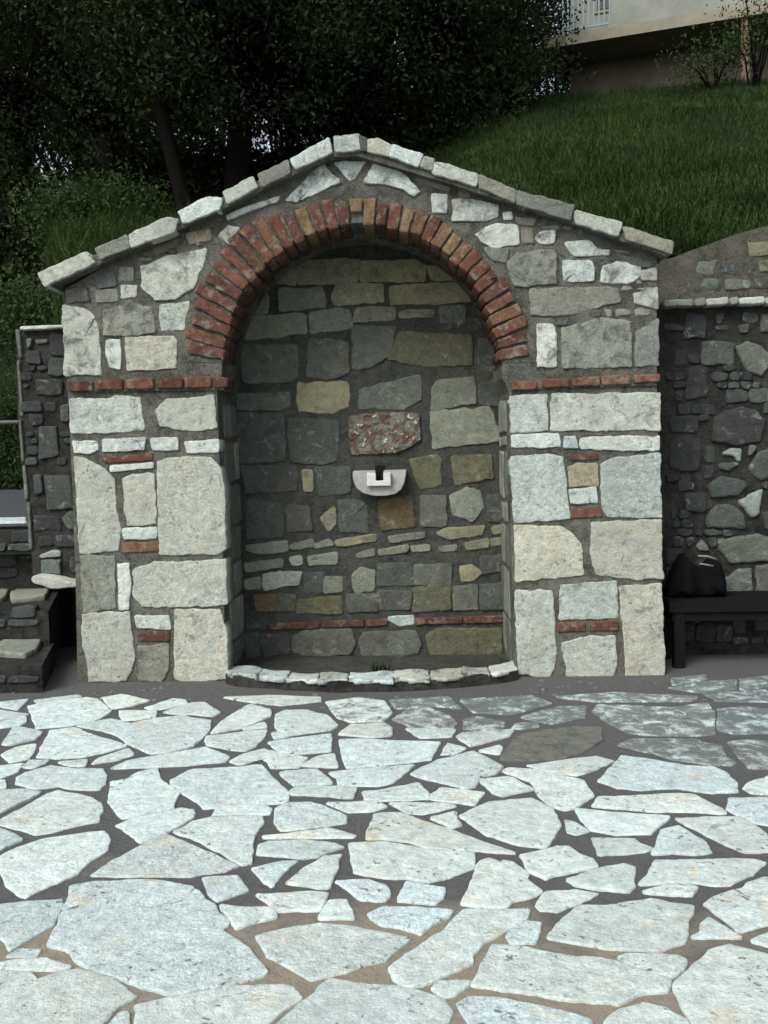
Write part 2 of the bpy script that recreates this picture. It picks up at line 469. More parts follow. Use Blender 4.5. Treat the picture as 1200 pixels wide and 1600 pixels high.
PAVE = """0,1099 44,1094 27,1110 0,1104|0,1111 43,1118 0,1126|0,1131 40,1121 40,1130 30,1135 0,1138|55,1096 120,1088 125,1090 60,1100|
44,1105 75,1099 135,1091 150,1094 173,1112 154,1125 136,1130 108,1135 58,1139 50,1117|160,1092 190,1087 232,1096 200,1105 177,1108|
228,1107 270,1092 288,1094 292,1100 265,1107 240,1110|188,1112 242,1112 243,1121 225,1124 192,1127|
122,1135 142,1130 172,1126 192,1129 198,1134 242,1125 288,1120 300,1124 329,1128 324,1147 300,1167 265,1177 238,1179 200,1162 185,1150 160,1142|
257,1114 300,1100 318,1099 343,1115 332,1120 300,1117 270,1116|5,1164 22,1138 35,1138 65,1146 56,1156 15,1165|5,1180 25,1168 54,1164 51,1176 45,1187 17,1192|
59,1184 79,1143 115,1138 140,1149 200,1166 160,1177 125,1184 90,1186|144,1195 155,1186 200,1171 207,1181 185,1188|94,1192 135,1189 132,1198 110,1198|
38,1199 47,1190 75,1189 70,1194 50,1201|0,1198 36,1194 26,1207 0,1216|0,1221 6,1221 8,1232 0,1233|
26,1226 28,1216 40,1209 80,1198 120,1204 160,1204 165,1213 162,1227 155,1235 112,1234 92,1229 57,1234|
175,1202 198,1192 240,1184 300,1174 320,1170 357,1185 350,1191 300,1196 250,1199|
175,1224 200,1220 215,1210 245,1203 250,1220 262,1229 279,1240 270,1258 270,1264 240,1270 193,1280 185,1272 172,1253|
268,1220 300,1204 375,1200 408,1197 420,1210 450,1242 448,1255 400,1259 320,1264 310,1254 295,1245 283,1237 272,1228|
0,1237 42,1236 62,1240 32,1256 0,1270|0,1283 35,1264 75,1242 90,1237 112,1241 140,1247 158,1257 157,1270 152,1285 120,1290 80,1302 57,1305 45,1301 28,1296 0,1289|
0,1297 22,1305 34,1314 0,1329|0,1339 25,1327 62,1314 112,1306 162,1300 172,1313 167,1330 155,1339 140,1348 120,1367 90,1380 55,1395 41,1404 25,1395 10,1385 4,1362 0,1357|
183,1291 207,1280 282,1265 300,1267 303,1274 298,1281 258,1302 220,1318 212,1310 195,1296|
272,1301 300,1287 332,1279 410,1277 411,1288 397,1308 394,1322 392,1350 378,1353 345,1333 300,1311|
144,1369 160,1357 207,1330 257,1305 300,1322 372,1354 350,1363 315,1367 300,1371 250,1370 212,1371|333,1275 340,1266 415,1262 422,1266 420,1273 375,1273|
354,1124 382,1106 392,1102 422,1111 422,1120 382,1138 332,1147 338,1138|380,1141 412,1131 416,1138|
320,1159 325,1152 382,1145 416,1142 412,1153 397,1168 382,1174 362,1172 327,1166|432,1118 447,1112 480,1112 512,1120 526,1135 517,1142 480,1146 450,1150 432,1138|
427,1147 435,1145 450,1152 430,1155|420,1162 455,1156 517,1149 516,1175 485,1177 455,1179 437,1175|
360,1191 382,1180 412,1172 440,1178 465,1182 479,1186 466,1200 425,1201 420,1190 410,1187 375,1195|472,1198 497,1184 520,1181 526,1200|
438,1209 495,1204 518,1226 460,1228|452,1242 462,1231 555,1232 550,1248 475,1243|530,1149 550,1134 600,1132 612,1140 610,1150 585,1153|
532,1157 570,1156 600,1158 687,1161 672,1188 640,1192 600,1196 543,1201 537,1182|516,1209 550,1205 600,1200 646,1197 630,1210 612,1224 590,1229 532,1229 527,1217|
569,1239 600,1236 652,1225 667,1239 670,1249 640,1251 600,1252 572,1250|512,1256 587,1254 603,1262 582,1269 545,1270|
432,1265 447,1257 485,1255 507,1262 540,1277 540,1287 475,1295 440,1299 432,1287|410,1308 450,1305 512,1295 556,1307 550,1310 472,1310 412,1311|
404,1336 408,1322 420,1317 470,1315 525,1320 537,1326 515,1332 495,1341 475,1343 435,1338|394,1359 440,1347 465,1346 452,1355 437,1368 425,1387 415,1380 407,1370|
447,1382 470,1365 505,1341 533,1339 520,1375 512,1388 500,1390 475,1385|317,1374 372,1369 387,1393 360,1402 340,1409 327,1397|
402,1400 475,1396 512,1398 503,1419 500,1423 435,1425|345,1417 380,1420 425,1420 432,1435 400,1442 370,1453|500,1437 515,1410 542,1408 552,1437|
525,1379 575,1377 600,1385 607,1390 608,1402 600,1409 565,1408 545,1391|575,1301 585,1275 600,1272 625,1272 662,1285 707,1300 760,1320 805,1335 750,1331 670,1327 637,1316 600,1312 574,1312|
547,1321 600,1318 632,1325 680,1332 740,1335 740,1357 700,1372 670,1379 637,1375 600,1373 553,1365|610,1256 705,1257 712,1261 660,1273 637,1271 617,1260|
675,1280 710,1272 712,1282 720,1291 707,1294|675,1243 690,1233 725,1236 756,1240 748,1248 740,1259 705,1253 675,1250|
720,1277 765,1256 830,1250 862,1265 874,1292 852,1325 812,1321 762,1306|642,1211 685,1190 740,1176 785,1200 772,1210 752,1214 740,1230 727,1233 685,1223|
690,1180 700,1162 727,1170 710,1179|714,1152 725,1147 802,1142 795,1151 755,1162 735,1167|750,1175 780,1166 784,1169 780,1180|637,1140 655,1141 710,1141 705,1152 657,1154|
615,1125 640,1108 670,1108 700,1118 712,1130 706,1138 640,1136|725,1140 727,1126 745,1121 787,1130 785,1140 755,1142|802,1139 806,1132 840,1130 840,1136 820,1140|
785,1188 788,1178 808,1152 850,1143 900,1138 937,1138 940,1158 905,1179 880,1186 825,1190|825,1197 900,1187 932,1184 957,1190 932,1202 900,1213 870,1209|
786,1206 795,1202 840,1205 900,1219 910,1222 926,1245 912,1255 900,1263 882,1267 858,1260 843,1242 830,1222|750,1220 795,1216 830,1235 785,1245 772,1240|
937,1222 972,1184 1000,1187 1045,1194 1075,1199 1112,1201 1132,1210 1150,1225 1150,1238 1112,1240 1055,1232 1000,1235 965,1232|
967,1166 987,1157 1025,1155 1090,1157 1097,1161 1127,1167 1132,1182 1146,1192 1140,1196 1112,1196 1075,1191 1050,1187 1020,1178|
927,1112 935,1102 1050,1107 1105,1100 1115,1115 1115,1147 1100,1150 1025,1150 985,1147 950,1130|1123,1110 1160,1105 1210,1110 1210,1146 1150,1148 1123,1142|
1140,1162 1170,1158 1210,1162 1210,1203 1172,1201 1160,1190|1163,1233 1170,1225 1210,1212 1210,1242 1175,1240|
927,1261 937,1249 975,1247 1060,1243 1085,1245 1107,1257 1125,1265 1132,1272 1075,1269 1025,1269|900,1266 950,1272 1045,1278 1015,1304 962,1305 925,1298 910,1283|
1055,1281 1157,1279 1197,1304 1210,1332 1165,1334 1135,1322 1107,1307|1137,1266 1142,1250 1210,1247 1210,1292 1182,1287 1160,1277|
1020,1336 1027,1322 1032,1300 1060,1294 1100,1317 1112,1334 1085,1337 1050,1335|925,1311 992,1312 1000,1320 1020,1327 1005,1332 982,1335 937,1337 932,1325|
883,1283 897,1286 921,1300 900,1306 888,1302|814,1339 855,1330 872,1325 887,1325 905,1337 925,1343 932,1356 900,1363 865,1370 852,1375 830,1365|
887,1377 900,1372 925,1363 975,1352 991,1357 989,1375 992,1387 982,1396 927,1390 900,1385|999,1384 1010,1372 1025,1347 1125,1345 1177,1345 1197,1350 1172,1367 1140,1384 1115,1385 1080,1380|
1005,1396 1040,1387 1075,1385 1090,1389 1080,1401 1050,1400|1100,1415 1125,1402 1162,1390 1167,1382 1195,1373 1210,1375 1210,1444 1175,1450 1155,1457 1130,1435|
858,1467 880,1437 905,1418 950,1418 1015,1408 1082,1418 1076,1445 1070,1475 1030,1487 950,1484 900,1475|722,1414 735,1385 750,1347 765,1344 788,1354 847,1395 835,1402 800,1410 790,1420 750,1418|
785,1346 800,1348 825,1367 822,1372|837,1417 855,1396 900,1391 935,1398 905,1412 870,1425 845,1424|622,1410 637,1379 695,1390 692,1406 680,1414|
575,1430 600,1420 657,1421 707,1427 675,1447 657,1461 620,1450 600,1448 582,1438|
690,1460 727,1426 825,1425 822,1437 802,1449 755,1475 735,1497 735,1506 687,1530 682,1535 637,1545 615,1532 610,1517 635,1495 675,1470|
792,1464 807,1450 817,1440 845,1444 835,1475 800,1476|400,1465 447,1455 500,1445 550,1450 600,1459 643,1467 620,1485 600,1502 575,1508 540,1520 487,1532 465,1520 420,1495|
112,1388 150,1381 200,1378 250,1379 300,1388 330,1417 358,1444 348,1458 375,1477 393,1493 418,1522 407,1528 337,1545 300,1551 265,1557 212,1540 180,1530 130,1512 112,1490 76,1478 85,1455 102,1422 109,1400|
-8,1418 45,1411 97,1407 98,1420 92,1432 82,1447 50,1467 15,1487 10,1472 -8,1456|11,1496 30,1485 63,1486 57,1495|-8,1510 25,1503 70,1500 110,1513 85,1518 -8,1515|
-8,1519 50,1522 55,1535 105,1521 125,1517 175,1533 215,1560 185,1575 160,1600 140,1625 -8,1625|170,1605 190,1585 200,1586 203,1620 165,1625|
213,1575 262,1563 300,1556 350,1546 440,1540 455,1545 470,1562 435,1583 420,1600 405,1625 218,1625|
430,1610 442,1596 475,1567 517,1534 540,1537 600,1545 650,1550 695,1565 706,1583 697,1605 690,1630 430,1630|677,1547 686,1536 737,1536 710,1556 692,1560|
738,1542 770,1479 825,1485 900,1498 962,1506 1047,1535 1043,1552 995,1555 965,1572 937,1567 900,1566 850,1558 800,1550|
716,1571 732,1560 787,1562 825,1570 900,1588 920,1598 925,1625 745,1630 733,1600|947,1600 970,1582 1007,1571 1040,1580 1072,1598 1090,1625 945,1625|
1052,1542 1075,1520 1112,1490 1140,1479 1210,1499 1210,1625 1090,1612 1075,1590 1060,1560|967,1498 980,1493 1060,1495 1071,1502 1065,1518 1050,1530 1000,1515|
1081,1467 1095,1459 1096,1447 1107,1436 1130,1450 1158,1467|1175,1473 1210,1458 1210,1482|
350,1091 420,1088 500,1091 500,1097 440,1103 400,1099|510,1098 560,1092 600,1097 612,1115 600,1127 550,1129 528,1122|610,1095 700,1090 720,1108 680,1104 620,1108|
720,1095 830,1088 860,1100 800,1117 740,1114|815,1122 870,1106 915,1104 912,1122 860,1132|870,1090 960,1084 1090,1090 1080,1097 930,1097|1100,1085 1210,1078 1210,1098 1120,1096|1046,1076 1110,1066 1150,1064 1148,1078 1090,1083|1156,1063 1210,1056 1210,1073 1158,1078|1050,1062 1100,1056 1104,1063 1052,1071"""
pave = [P(s.strip()) for s in PAVE.replace('\n', '').split('|') if s.strip()]
pr = random.Random(5)
WP = [[((q := atZ(u, v, 0)).x, q.y) for u, v in px] for px in pave]
for px in pave:
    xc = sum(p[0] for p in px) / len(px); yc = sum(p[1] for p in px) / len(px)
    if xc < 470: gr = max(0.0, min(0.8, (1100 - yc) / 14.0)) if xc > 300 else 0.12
    else: gr = max(0.08, min(0.90, (1164 + (xc - 600) * 0.18 - yc) / 66.0))  # dark blotches thicken towards the fountain foot and the right
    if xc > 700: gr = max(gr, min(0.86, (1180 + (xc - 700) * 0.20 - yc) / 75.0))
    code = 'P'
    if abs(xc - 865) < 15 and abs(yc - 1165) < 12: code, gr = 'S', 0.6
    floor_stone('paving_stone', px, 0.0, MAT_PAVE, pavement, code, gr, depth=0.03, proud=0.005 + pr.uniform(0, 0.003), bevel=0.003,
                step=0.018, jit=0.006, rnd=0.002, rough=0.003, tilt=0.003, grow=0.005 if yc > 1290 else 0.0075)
# paving that goes on outside the frame (coarser stones)
fr = [atZ(-8, 1090, 0), atZ(1210, 1080, 0), atZ(1210, 1628, 0), atZ(-8, 1628, 0)]
FRX = [(p.x, p.y) for p in fr]
yy = -5.2
while yy < -0.5:
    xx = -4.4
    hh = pr.uniform(0.22, 0.36)
    while xx < 4.4:
        ww = pr.uniform(0.25, 0.55); j = lambda: pr.uniform(-0.05, 0.05)
        q = [(xx + j(), yy + j()), (xx + ww * 0.55, yy + j()), (xx + ww - 0.05 + j() * .5, yy + j()), (xx + ww - 0.04, yy + hh - 0.05 + j()), (xx + ww * 0.4, yy + hh - 0.04 + j() * .4), (xx + j(), yy + hh - 0.05 + j() * .4)]
        cq = (sum(p[0] for p in q) / 6, sum(p[1] for p in q) / 6)
        if not inside(cq, FRX) and abs(cq[0]) < 4.3:
            if not any(any(inside(p, t) for p in q + [cq]) or any(inside(p, q) for p in t) for t in WP):
                stone('paving_stone', q, Vector((0, 0, 0)), UX, UY, MAT_PAVE, pavement, colour('P', pr, 0.15), depth=0.03, proud=0.012, step=0.08, jit=0.007, rnd=0.03, rough=0.004)
        xx += ww + 0.02
    yy += hh + 0.02

# ================================================================ FOUNTAIN
ND = 0.52                                   # depth of the niche
FO = empty('stone_fountain', (atZ(585, 1064, 0).x, 0.4, 0), 'arched stone wall fountain with brick arch and pitched stone coping', 'fountain')
AC = (566.0, 566.0)                         # centre of the arch, in photo pixels on the facade plane
def arcpx(a, r): return (AC[0] + r * math.cos(a), AC[1] - r * math.sin(a))
core = P('122,1100 118,900 108,640 102,560 101,452 300,340 420,281 523,240 565,236 700,275 900,345 1026,402 1026,600 1033,900 1038,1100 806,1100 799,860 795,612 785,590')
core += [arcpx(R(a), 219) for a in range(0, 181, 6)]
core += P('346,592 339,612 348,860 354,1100')
masonry = prism('masonry', core, 0.0, 0.85, MAT_MORTAR, FO)
# niche back wall
nb = [atY(u, v, ND) for u, v in ((330, 1050), (330, 330), (840, 330), (840, 1050))]
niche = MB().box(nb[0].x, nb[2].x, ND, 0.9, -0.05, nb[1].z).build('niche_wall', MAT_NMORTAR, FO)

# ---- facade stones (outlines in photo pixels on the plane Y = 0)
FAC = """G 100,478 130,482 150,497 155,530 158,585 103,585|M 188,418 208,420 208,438 187,439|G 190,447 213,447 213,463 190,466|
G 222,417 267,400 322,390 316,413 303,450 273,467 243,468 223,447|E 163,487 203,475 237,480 243,518 200,525 163,523|G 250,478 295,473 287,513 253,517|
W 167,533 187,532 190,550 187,576 173,573 168,557|L 197,528 270,527 275,533 275,575 200,578|Y 223,397 280,373 278,383 233,402|C 292,365 327,358 330,373 297,382|
G 342,370 357,353 373,357 363,382|W 355,338 380,327 437,308 433,315 393,328 357,343|W 447,313 480,280 503,257 532,285 500,298 463,315|W 523,255 570,253 553,280 547,281|
W 570,285 587,253 607,253 657,300 647,305 607,288|W 675,305 698,305 697,333 677,332|G 707,313 720,312 753,315 777,322 777,337 760,345 708,344|
W 743,367 760,355 777,350 808,353 810,380 767,387|W 787,333 798,332 800,342 788,342|M 815,360 830,358 833,380 817,380|W 837,372 847,362 867,362 865,380 843,380|
E 793,410 807,397 867,392 868,443 803,447|W 883,380 920,378 933,390 952,392 950,398 897,400|W 880,408 923,410 927,438 882,440|W 938,440 943,417 963,410 1000,417 997,433 980,442|
G 1002,425 1024,420 1025,437 1003,437|M 830,455 867,450 963,450 967,470 887,492 830,492|G 990,460 1026,450 1027,482 993,473|W 840,507 862,508 868,523 868,572 840,573|
E 878,513 940,498 985,503 985,572 880,575|M 995,520 1027,500 1028,570 993,572|M 757,388 793,390 790,410 770,407|M 718,298 735,302 733,309 719,306|M 650,275 703,291 700,298 650,281|
M 805,340 837,343 833,352 810,349|D 105,455 135,450 140,470 108,472|D 150,432 178,425 182,445 155,450|M 150,455 182,453 183,470 152,472|D 290,352 340,332 345,343 300,358|D 905,360 950,376 945,384 905,372|D 970,400 1020,412 1015,418 972,410|
G 110,624 171,624 181,619 218,622 225,671 164,676 112,676|G 245,641 259,626 333,619 339,668 296,673 252,665|W 115,690 153,690 154,703 141,708 116,707|W 161,688 227,685 225,702 161,705|
W 236,685 276,685 278,702 240,703|W 290,692 341,688 340,705 293,707|W 174,729 239,724 239,730 174,736|L 117,714 137,719 161,732 178,749 181,796 188,827 185,860 126,864|
G 193,749 208,741 240,742 244,818 200,820|W 193,828 222,825 245,825 244,840 195,842|L 247,722 269,715 330,715 346,735 350,762 353,857 340,865 250,865|E 126,869 178,870 180,948 131,957|
W 185,882 201,881 204,918 201,951 188,951|L 208,891 242,879 282,879 352,874 354,942 316,946 222,947 210,931|G 129,960 201,957 211,1032 198,1063 141,1063 129,992|W 213,963 264,962 266,982 215,980|
E 217,1010 262,1007 262,1046 252,1064 218,1060|L 274,953 343,953 353,985 355,1060 299,1066 274,1060|
G 797,619 854,617 855,671 799,675|G 863,616 1030,616 1030,671 861,671|W 800,681 871,678 875,698 800,697|W 883,683 898,683 902,699 881,699|W 908,687 922,683 1029,682 1029,703 976,703 908,700|
C 888,730 902,725 932,725 933,759 891,759|W 890,766 930,762 932,784 892,786|G 799,715 851,710 878,715 883,749 890,810 804,816|G 939,725 962,715 1030,710 1033,808 949,806 941,793|
L 804,822 875,823 895,837 908,850 910,897 807,908|G 925,818 1032,813 1035,903 996,904 932,897 924,864|G 806,923 861,924 867,975 866,1046 854,1058 811,1052|G 876,914 962,909 964,965 875,967|
G 878,1005 919,995 959,995 964,1039 952,1059 888,1059|L 969,918 1032,913 1038,1058 979,1060 976,999 971,958"""
for s in FAC.replace('\n', '').split('|'):
    s = s.strip(); code, px = s[0], P(s[2:])
    yc = sum(p[1] for p in px) / len(px)
    edge = min(abs(max(p[0] for p in px) - 350), abs(min(p[0] for p in px) - 802), abs(min(p[0] for p in px) - 110), abs(max(p[0] for p in px) - 1030)) < 24
    gr = (0.63 if yc < 600 else 0.53) + random.Random(int(yc * 7)).uniform(-0.06, 0.06)
    if code not in 'WGLC': gr += 0.08
    if code in 'DM': gr = 0.5
    wall_stone('stone', px, 0.0, MAT_STONE, masonry, code, gr, depth=0.13 if edge else 0.04, proud=0.007 + (0.003 if code == 'W' else 0), bevel=0.0035,
               step=0.014, jit=0.008, rnd=0.002, grow=0.006, rough=0.006 if yc > 600 else 0.011)
# small filler stones in the broad joints of the gable
for px in fill_cells(P('104,455 300,345 440,300 640,300 900,352 1020,402 1024,560 840,575 800,470 720,380 640,320 560,300 440,320 350,380 290,470 280,590 104,590'), 22, 13,
                     [P(s.strip()[2:]) for s in FAC.replace('\n', '').split('|')] + [[arcpx(R(a), 285) for a in range(-5, 186, 8)]], 8, 3):
    wall_stone('stone', px, 0.0, MAT_STONE, masonry, random.Random(NSEED[0]).choice('MMDE'), 0.5, proud=0.006, rough=0.01)

# ---- bricks built into the piers and the two impost bands
BR = """R 161,714 239,708 239,720 164,724|b 191,847 249,847 249,862 191,864|r 215,987 266,985 266,1003 215,1002|r 892,711 935,708 935,719 892,720|R 891,796 939,793 941,808 892,810|
R 871,972 915,972 915,987 871,988|R 922,970 967,970 967,985 922,986"""
for s in BR.replace('\n', '').split('|'):
    s = s.strip()
    wall_stone('brick', P(s[2:]), 0.0, MAT_BRICK, masonry, s[0], 0.3, proud=0.009, bevel=0.005, jit=0.003, rnd=0.005, rough=0.003)
BAND = """r 106,596 146,595 146,611 108,612|R 151,594 193,592 193,609 152,610|R 197,592 241,591 241,608 197,609|r 245,591 286,590 286,607 246,608|R 289,590 331,589 331,606 289,607|r 334,590 357,590 357,605 334,606|
R 800,597 838,596 839,609 800,610|R 846,593 890,591 890,605 846,606|b 894,591 937,588 937,603 894,604|b 940,587 985,585 985,601 940,602|R 990,586 1031,584 1031,597 990,599"""
band = prism('impost_band', P('112,594 350,589 350,609 112,613'), -0.012, 0.3, MAT_MORTAR, FO)
band2 = prism('impost_band', P('800,594 1026,585 1026,602 800,609'), -0.012, 0.3, MAT_MORTAR, FO)
for s in BAND.replace('\n', '').split('|'):
    s = s.strip(); px = P(s[2:])
    wall_stone('brick', px, -0.012, MAT_BRICK, band if px[0][0] < 500 else band2, s[0], 0.3, depth=0.16, proud=0.014, bevel=0.006, jit=0.003, rnd=0.006, rough=0.004)

# ---- arch
rngA = random.Random(21)
OUT = [(180, 278), (165, 280), (150, 283), (138, 283), (126, 276), (112, 262), (98, 254), (88, 254), (75, 254), (62, 252), (50, 248), (38, 252), (25, 262), (12, 264), (0, 268)]
def outer(a):
    for i in range(len(OUT) - 1):
        a0, r0 = OUT[i]; a1, r1 = OUT[i + 1]
        if a1 <= a <= a0: return r0 + (r1 - r0) * (a0 - a) / (a0 - a1)
    return 268
arch = prism('arch', [arcpx(R(a), outer(a) + 5) for a in range(0, 181, 5)] + [arcpx(R(a), 218) for a in range(180, -1, -5)], -0.003, 0.5, MAT_MORTAR, FO)
NBK = 36
seqc = 'rRrRRrRRrRbRrBRRrBBrRBbRbBbRRRrRbRrR'
for i in range(NBK):
    a = 178.5 - (i + 0.5) * 177.5 / NBK
    r1 = outer(a) + rngA.uniform(-8, 3); r0 = 213 + rngA.uniform(-3, 3)
    if i == 17: r0 += 18
    half = (177.5 / NBK) * 0.5 * 0.83 * rngA.uniform(0.88, 1.1)
    ca = arcpx(R(a), (r0 + r1) / 2)
    # bricks lean to a point below the arch centre near the springing
    tgt = (AC[0], AC[1] + 38 * abs(math.cos(R(a))) ** 2)
    d = Vector((ca[0] - tgt[0], ca[1] - tgt[1])).normalized(); pr_ = Vector((-d.y, d.x))
    hw = half * math.pi / 180 * 240; hl = (r1 - r0) / 2
    tw = R(rngA.uniform(-2.5, 2.5)); d = Vector((d.x * math.cos(tw) - d.y * math.sin(tw), d.x * math.sin(tw) + d.y * math.cos(tw))); pr_ = Vector((-d.y, d.x))
    px = []
    for sl, sw in ((-1, -1), (1, -1), (1, 1), (-1, 1)):
        k = hw * (0.93 if sl < 0 else 1.07)
        px.append((ca[0] + d.x * hl * sl + pr_.x * k * sw, ca[1] + d.y * hl * sl + pr_.y * k * sw))
    wall_stone('brick', px, -0.003, MAT_BRICK, arch, seqc[i], 0.25, depth=0.30, proud=0.014 + rngA.uniform(-0.006, 0.008), bevel=0.005, jit=0.007, rnd=0.005, rough=0.007, step=0.014)

# ---- niche stones (plane Y = ND)
NI = """T 433,415 459,415 460,444 433,440|T 464,411 510,407 560,407 558,440 468,442|T 566,410 653,408 664,416 662,438 565,438|T 668,417 699,419 716,436 676,436|E 437,453 503,451 507,464 507,479 439,484|
C 519,466 528,444 597,444 598,470 524,475|T 609,449 712,442 738,466 730,470 612,475|M 388,488 395,463 417,461 417,488|E 374,507 384,497 463,491 477,494 477,519 428,525 380,528|
E 485,490 525,483 545,486 549,511 486,518|M 558,483 616,482 616,498 553,502|M 625,490 640,486 677,486 675,493 627,495|S 688,480 725,478 725,503 690,503|
S 369,540 420,540 463,542 465,589 452,596 384,596|S 485,530 543,536 545,582 510,591 481,587|Y 625,521 735,525 735,568 664,571 608,560|S 553,512 618,511 605,556 573,575 553,575|
C 468,600 543,599 543,634 519,644 468,641|S 370,617 451,614 451,634 435,639 372,639|S 563,611 655,587 658,624 628,638 563,636|M 675,617 682,597 739,590 742,628 675,639|
N 370,646 441,649 445,719 377,722|N 451,655 529,658 526,719 502,724 455,719|E 673,644 763,638 776,668 784,687 678,700|
N 377,729 462,729 463,766 384,768|T 473,736 487,736 487,766 477,766|N 495,732 544,732 546,768 499,773|Y 641,719 685,712 688,756 658,763|Y 707,715 766,712 769,746 712,756|
N 386,783 438,785 443,837 387,840|N 450,790 482,793 487,827 451,830|T 502,810 522,793 524,817 514,828|N 529,783 573,786 573,830 532,830|O 594,783 641,776 648,820 597,827|S 658,776 695,776 695,820 661,820|
E 705,776 729,763 749,769 756,793 736,813 709,803|N 763,776 793,776 796,817 763,813|E 385,854 448,846 449,859 410,864 387,859|M 452,854 487,844 490,852 460,857|E 492,852 513,844 521,850 494,855|
T 525,846 586,836 586,843 552,849 527,851|E 383,882 440,875 440,884 385,892|G 454,873 469,870 471,880 458,882|E 483,871 525,865 525,879 485,881|M 557,867 584,859 584,866 561,870|
M 607,840 662,833 662,838 611,846|T 683,833 699,827 756,823 752,834 703,841|T 770,825 795,819 795,829 772,833|E 592,861 637,853 635,860 595,866|E 643,855 671,853 670,858 645,860|
M 687,856 712,853 712,859 689,860|T 728,850 762,843 762,854 730,857|M 768,844 791,840 791,849 769,851|E 383,907 406,903 406,919 385,919|G 412,898 437,895 470,895 465,911 414,921|
N 477,898 504,896 502,923 477,925|M 508,903 533,903 534,923 508,925|E 552,900 563,888 584,892 584,921 559,925 552,915|N 592,882 640,882 645,913 592,913|S 647,884 703,882 703,911 649,913|
C 720,886 737,884 750,894 739,905 722,907|N 753,873 790,869 790,892 753,894|O 398,932 431,930 431,953 402,953|S 435,930 460,930 458,953 435,953|Y 464,938 533,934 533,957 465,957|N 544,930 588,930 588,953 544,955|
N 592,925 641,925 639,951 592,951|Y 645,921 703,915 703,951 647,953|S 708,919 745,915 745,951 710,951|N 751,915 787,911 789,950 753,951|N 385,992 404,990 404,1024 387,1026|N 408,994 448,990 452,1020 414,1024|
S 460,996 475,986 548,984 552,1007 544,1020 483,1023 460,1020|S 563,1005 569,990 590,988 649,988 655,1007 651,1020 615,1024 566,1022|Y 668,994 682,985 747,984 747,1022 674,1022|Y 751,984 783,984 781,1022 751,1022|
N 385,973 416,971 416,980 386,982|W 607,966 645,963 645,974 624,976|K 690,500 760,498 765,515 700,516|N 748,530 775,530 778,580 750,580|N 748,600 785,595 787,635 750,630|S 385,560 400,565 395,590 380,590"""
for s in NI.replace('\n', '').split('|'):
    s = s.strip()
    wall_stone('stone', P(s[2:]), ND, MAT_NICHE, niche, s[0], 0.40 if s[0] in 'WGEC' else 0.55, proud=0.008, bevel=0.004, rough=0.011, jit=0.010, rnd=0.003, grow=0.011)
# the mottled red and white stone above the spout
def breccia():
    k = NB('breccia'); a = k.noise(34, 3, 0.5, dist=0.6); b = k.noise(16, 4, 0.6, dist=0.4)
    c = k.mix(k.ramp(b, 0.44, 0.56), (0.085, 0.05, 0.036), (0.12, 0.125, 0.105))
    c = k.mix(k.ramp(a, 0.61, 0.66), c, (0.40, 0.39, 0.34))
    n = k.bump(a, 1.0, 0.03)
    return k.done(c, 0.8, n)
o = wall_stone('stone', P('546,651 617,646 655,648 656,688 621,706 550,710'), ND, breccia(), niche, 'T', 0.2, proud=0.014, bevel=0.006, rough=0.02, jit=0.01, grow=0.008)
o['label'] = 'mottled red and white stone'
for px, c in (((418, 971, 500, 984), 'r'), ((504, 968, 569, 981), 'r'), ((573, 967, 606, 979), 'R'), ((649, 963, 722, 976), 'r'), ((726, 961, 789, 974), 'r')):
    x0, y0, x1, y1 = px
    wall_stone('brick', [(x0, y0 + 2), (x1, y0), (x1, y1 - 2), (x0, y1)], ND, MAT_BRICK, niche, c, 0.5, proud=0.014, bevel=0.005, jit=0.003, rnd=0.005, rough=0.004)

# ---- reveals (the two inner sides of the piers)
rngR = random.Random(4)
for side in (0, 1):
    e = [atY(339, 612, 0), atY(354, 1062, 0)] if side == 0 else [atY(795, 612, 0), atY(806, 1062, 0)]
    k = (e[0].x - e[1].x) / (e[0].z - e[1].z); x0 = e[1].x - k * e[1].z
    V = Vector((k, 0, 1)); U = UY if side == 0 else -UY
    z = 0.03; ztop = e[0].z - 0.02
    while z < ztop - 0.04:
        h = min(rngR.choice([0.07, 0.13, 0.2, 0.24, 0.28]), ztop - z)
        a = 0.125; ys = [a]
        while a < 0.5: a += rngR.uniform(0.12, 0.3); ys.append(min(a, 0.505))
        for i in range(len(ys) - 1):
            y0, y1 = ys[i] + 0.008, ys[i + 1] - 0.008
            if y1 - y0 < 0.04: continue
            j = lambda: rngR.uniform(-0.008, 0.008)
            q = [(y0 + j(), z + 0.012 + j()), (y1 + j(), z + 0.012 + j()), (y1 + j(), z + h - 0.012 + j()), (y0 + j(), z + h - 0.012 + j())]
            if side: q = [(-p[0], p[1]) for p in q]
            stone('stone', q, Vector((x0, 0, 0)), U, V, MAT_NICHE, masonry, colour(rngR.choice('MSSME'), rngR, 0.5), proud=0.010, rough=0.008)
        z += h

# ---- pitched coping: slab ends project in front of the gable and run back over the wall
CY = -0.07
coping = prism('coping', P('68,437 150,397 300,330 420,274 520,230 560,227 620,240 760,287 900,338 1047,390 1040,400 900,352 700,286 560,244 520,245 420,292 300,350 76,448'), -0.060, 0.9, MAT_MORTAR, FO)
CP = """G 61,428 137,395 148,410 72,447|M 150,390 197,369 203,386 158,404|G 202,368 262,341 277,345 273,361 206,386|W 279,332 327,309 346,311 342,328 287,348|G 349,301 395,278 402,292 356,318|M 404,273 450,253 453,270 411,290|
W 455,250 513,218 518,238 463,264|G 523,215 560,212 564,234 525,238|G 575,220 590,217 611,228 607,243 575,236|W 613,228 660,243 652,260 610,244|E 664,246 677,250 675,266 657,261|G 679,253 745,273 743,290 677,269|
M 748,275 806,299 803,316 751,293|M 809,300 895,322 891,343 808,318|G 900,331 970,349 964,368 902,348|E 974,356 1051,379 1048,395 980,373|D 562,214 573,218 572,236 566,235"""
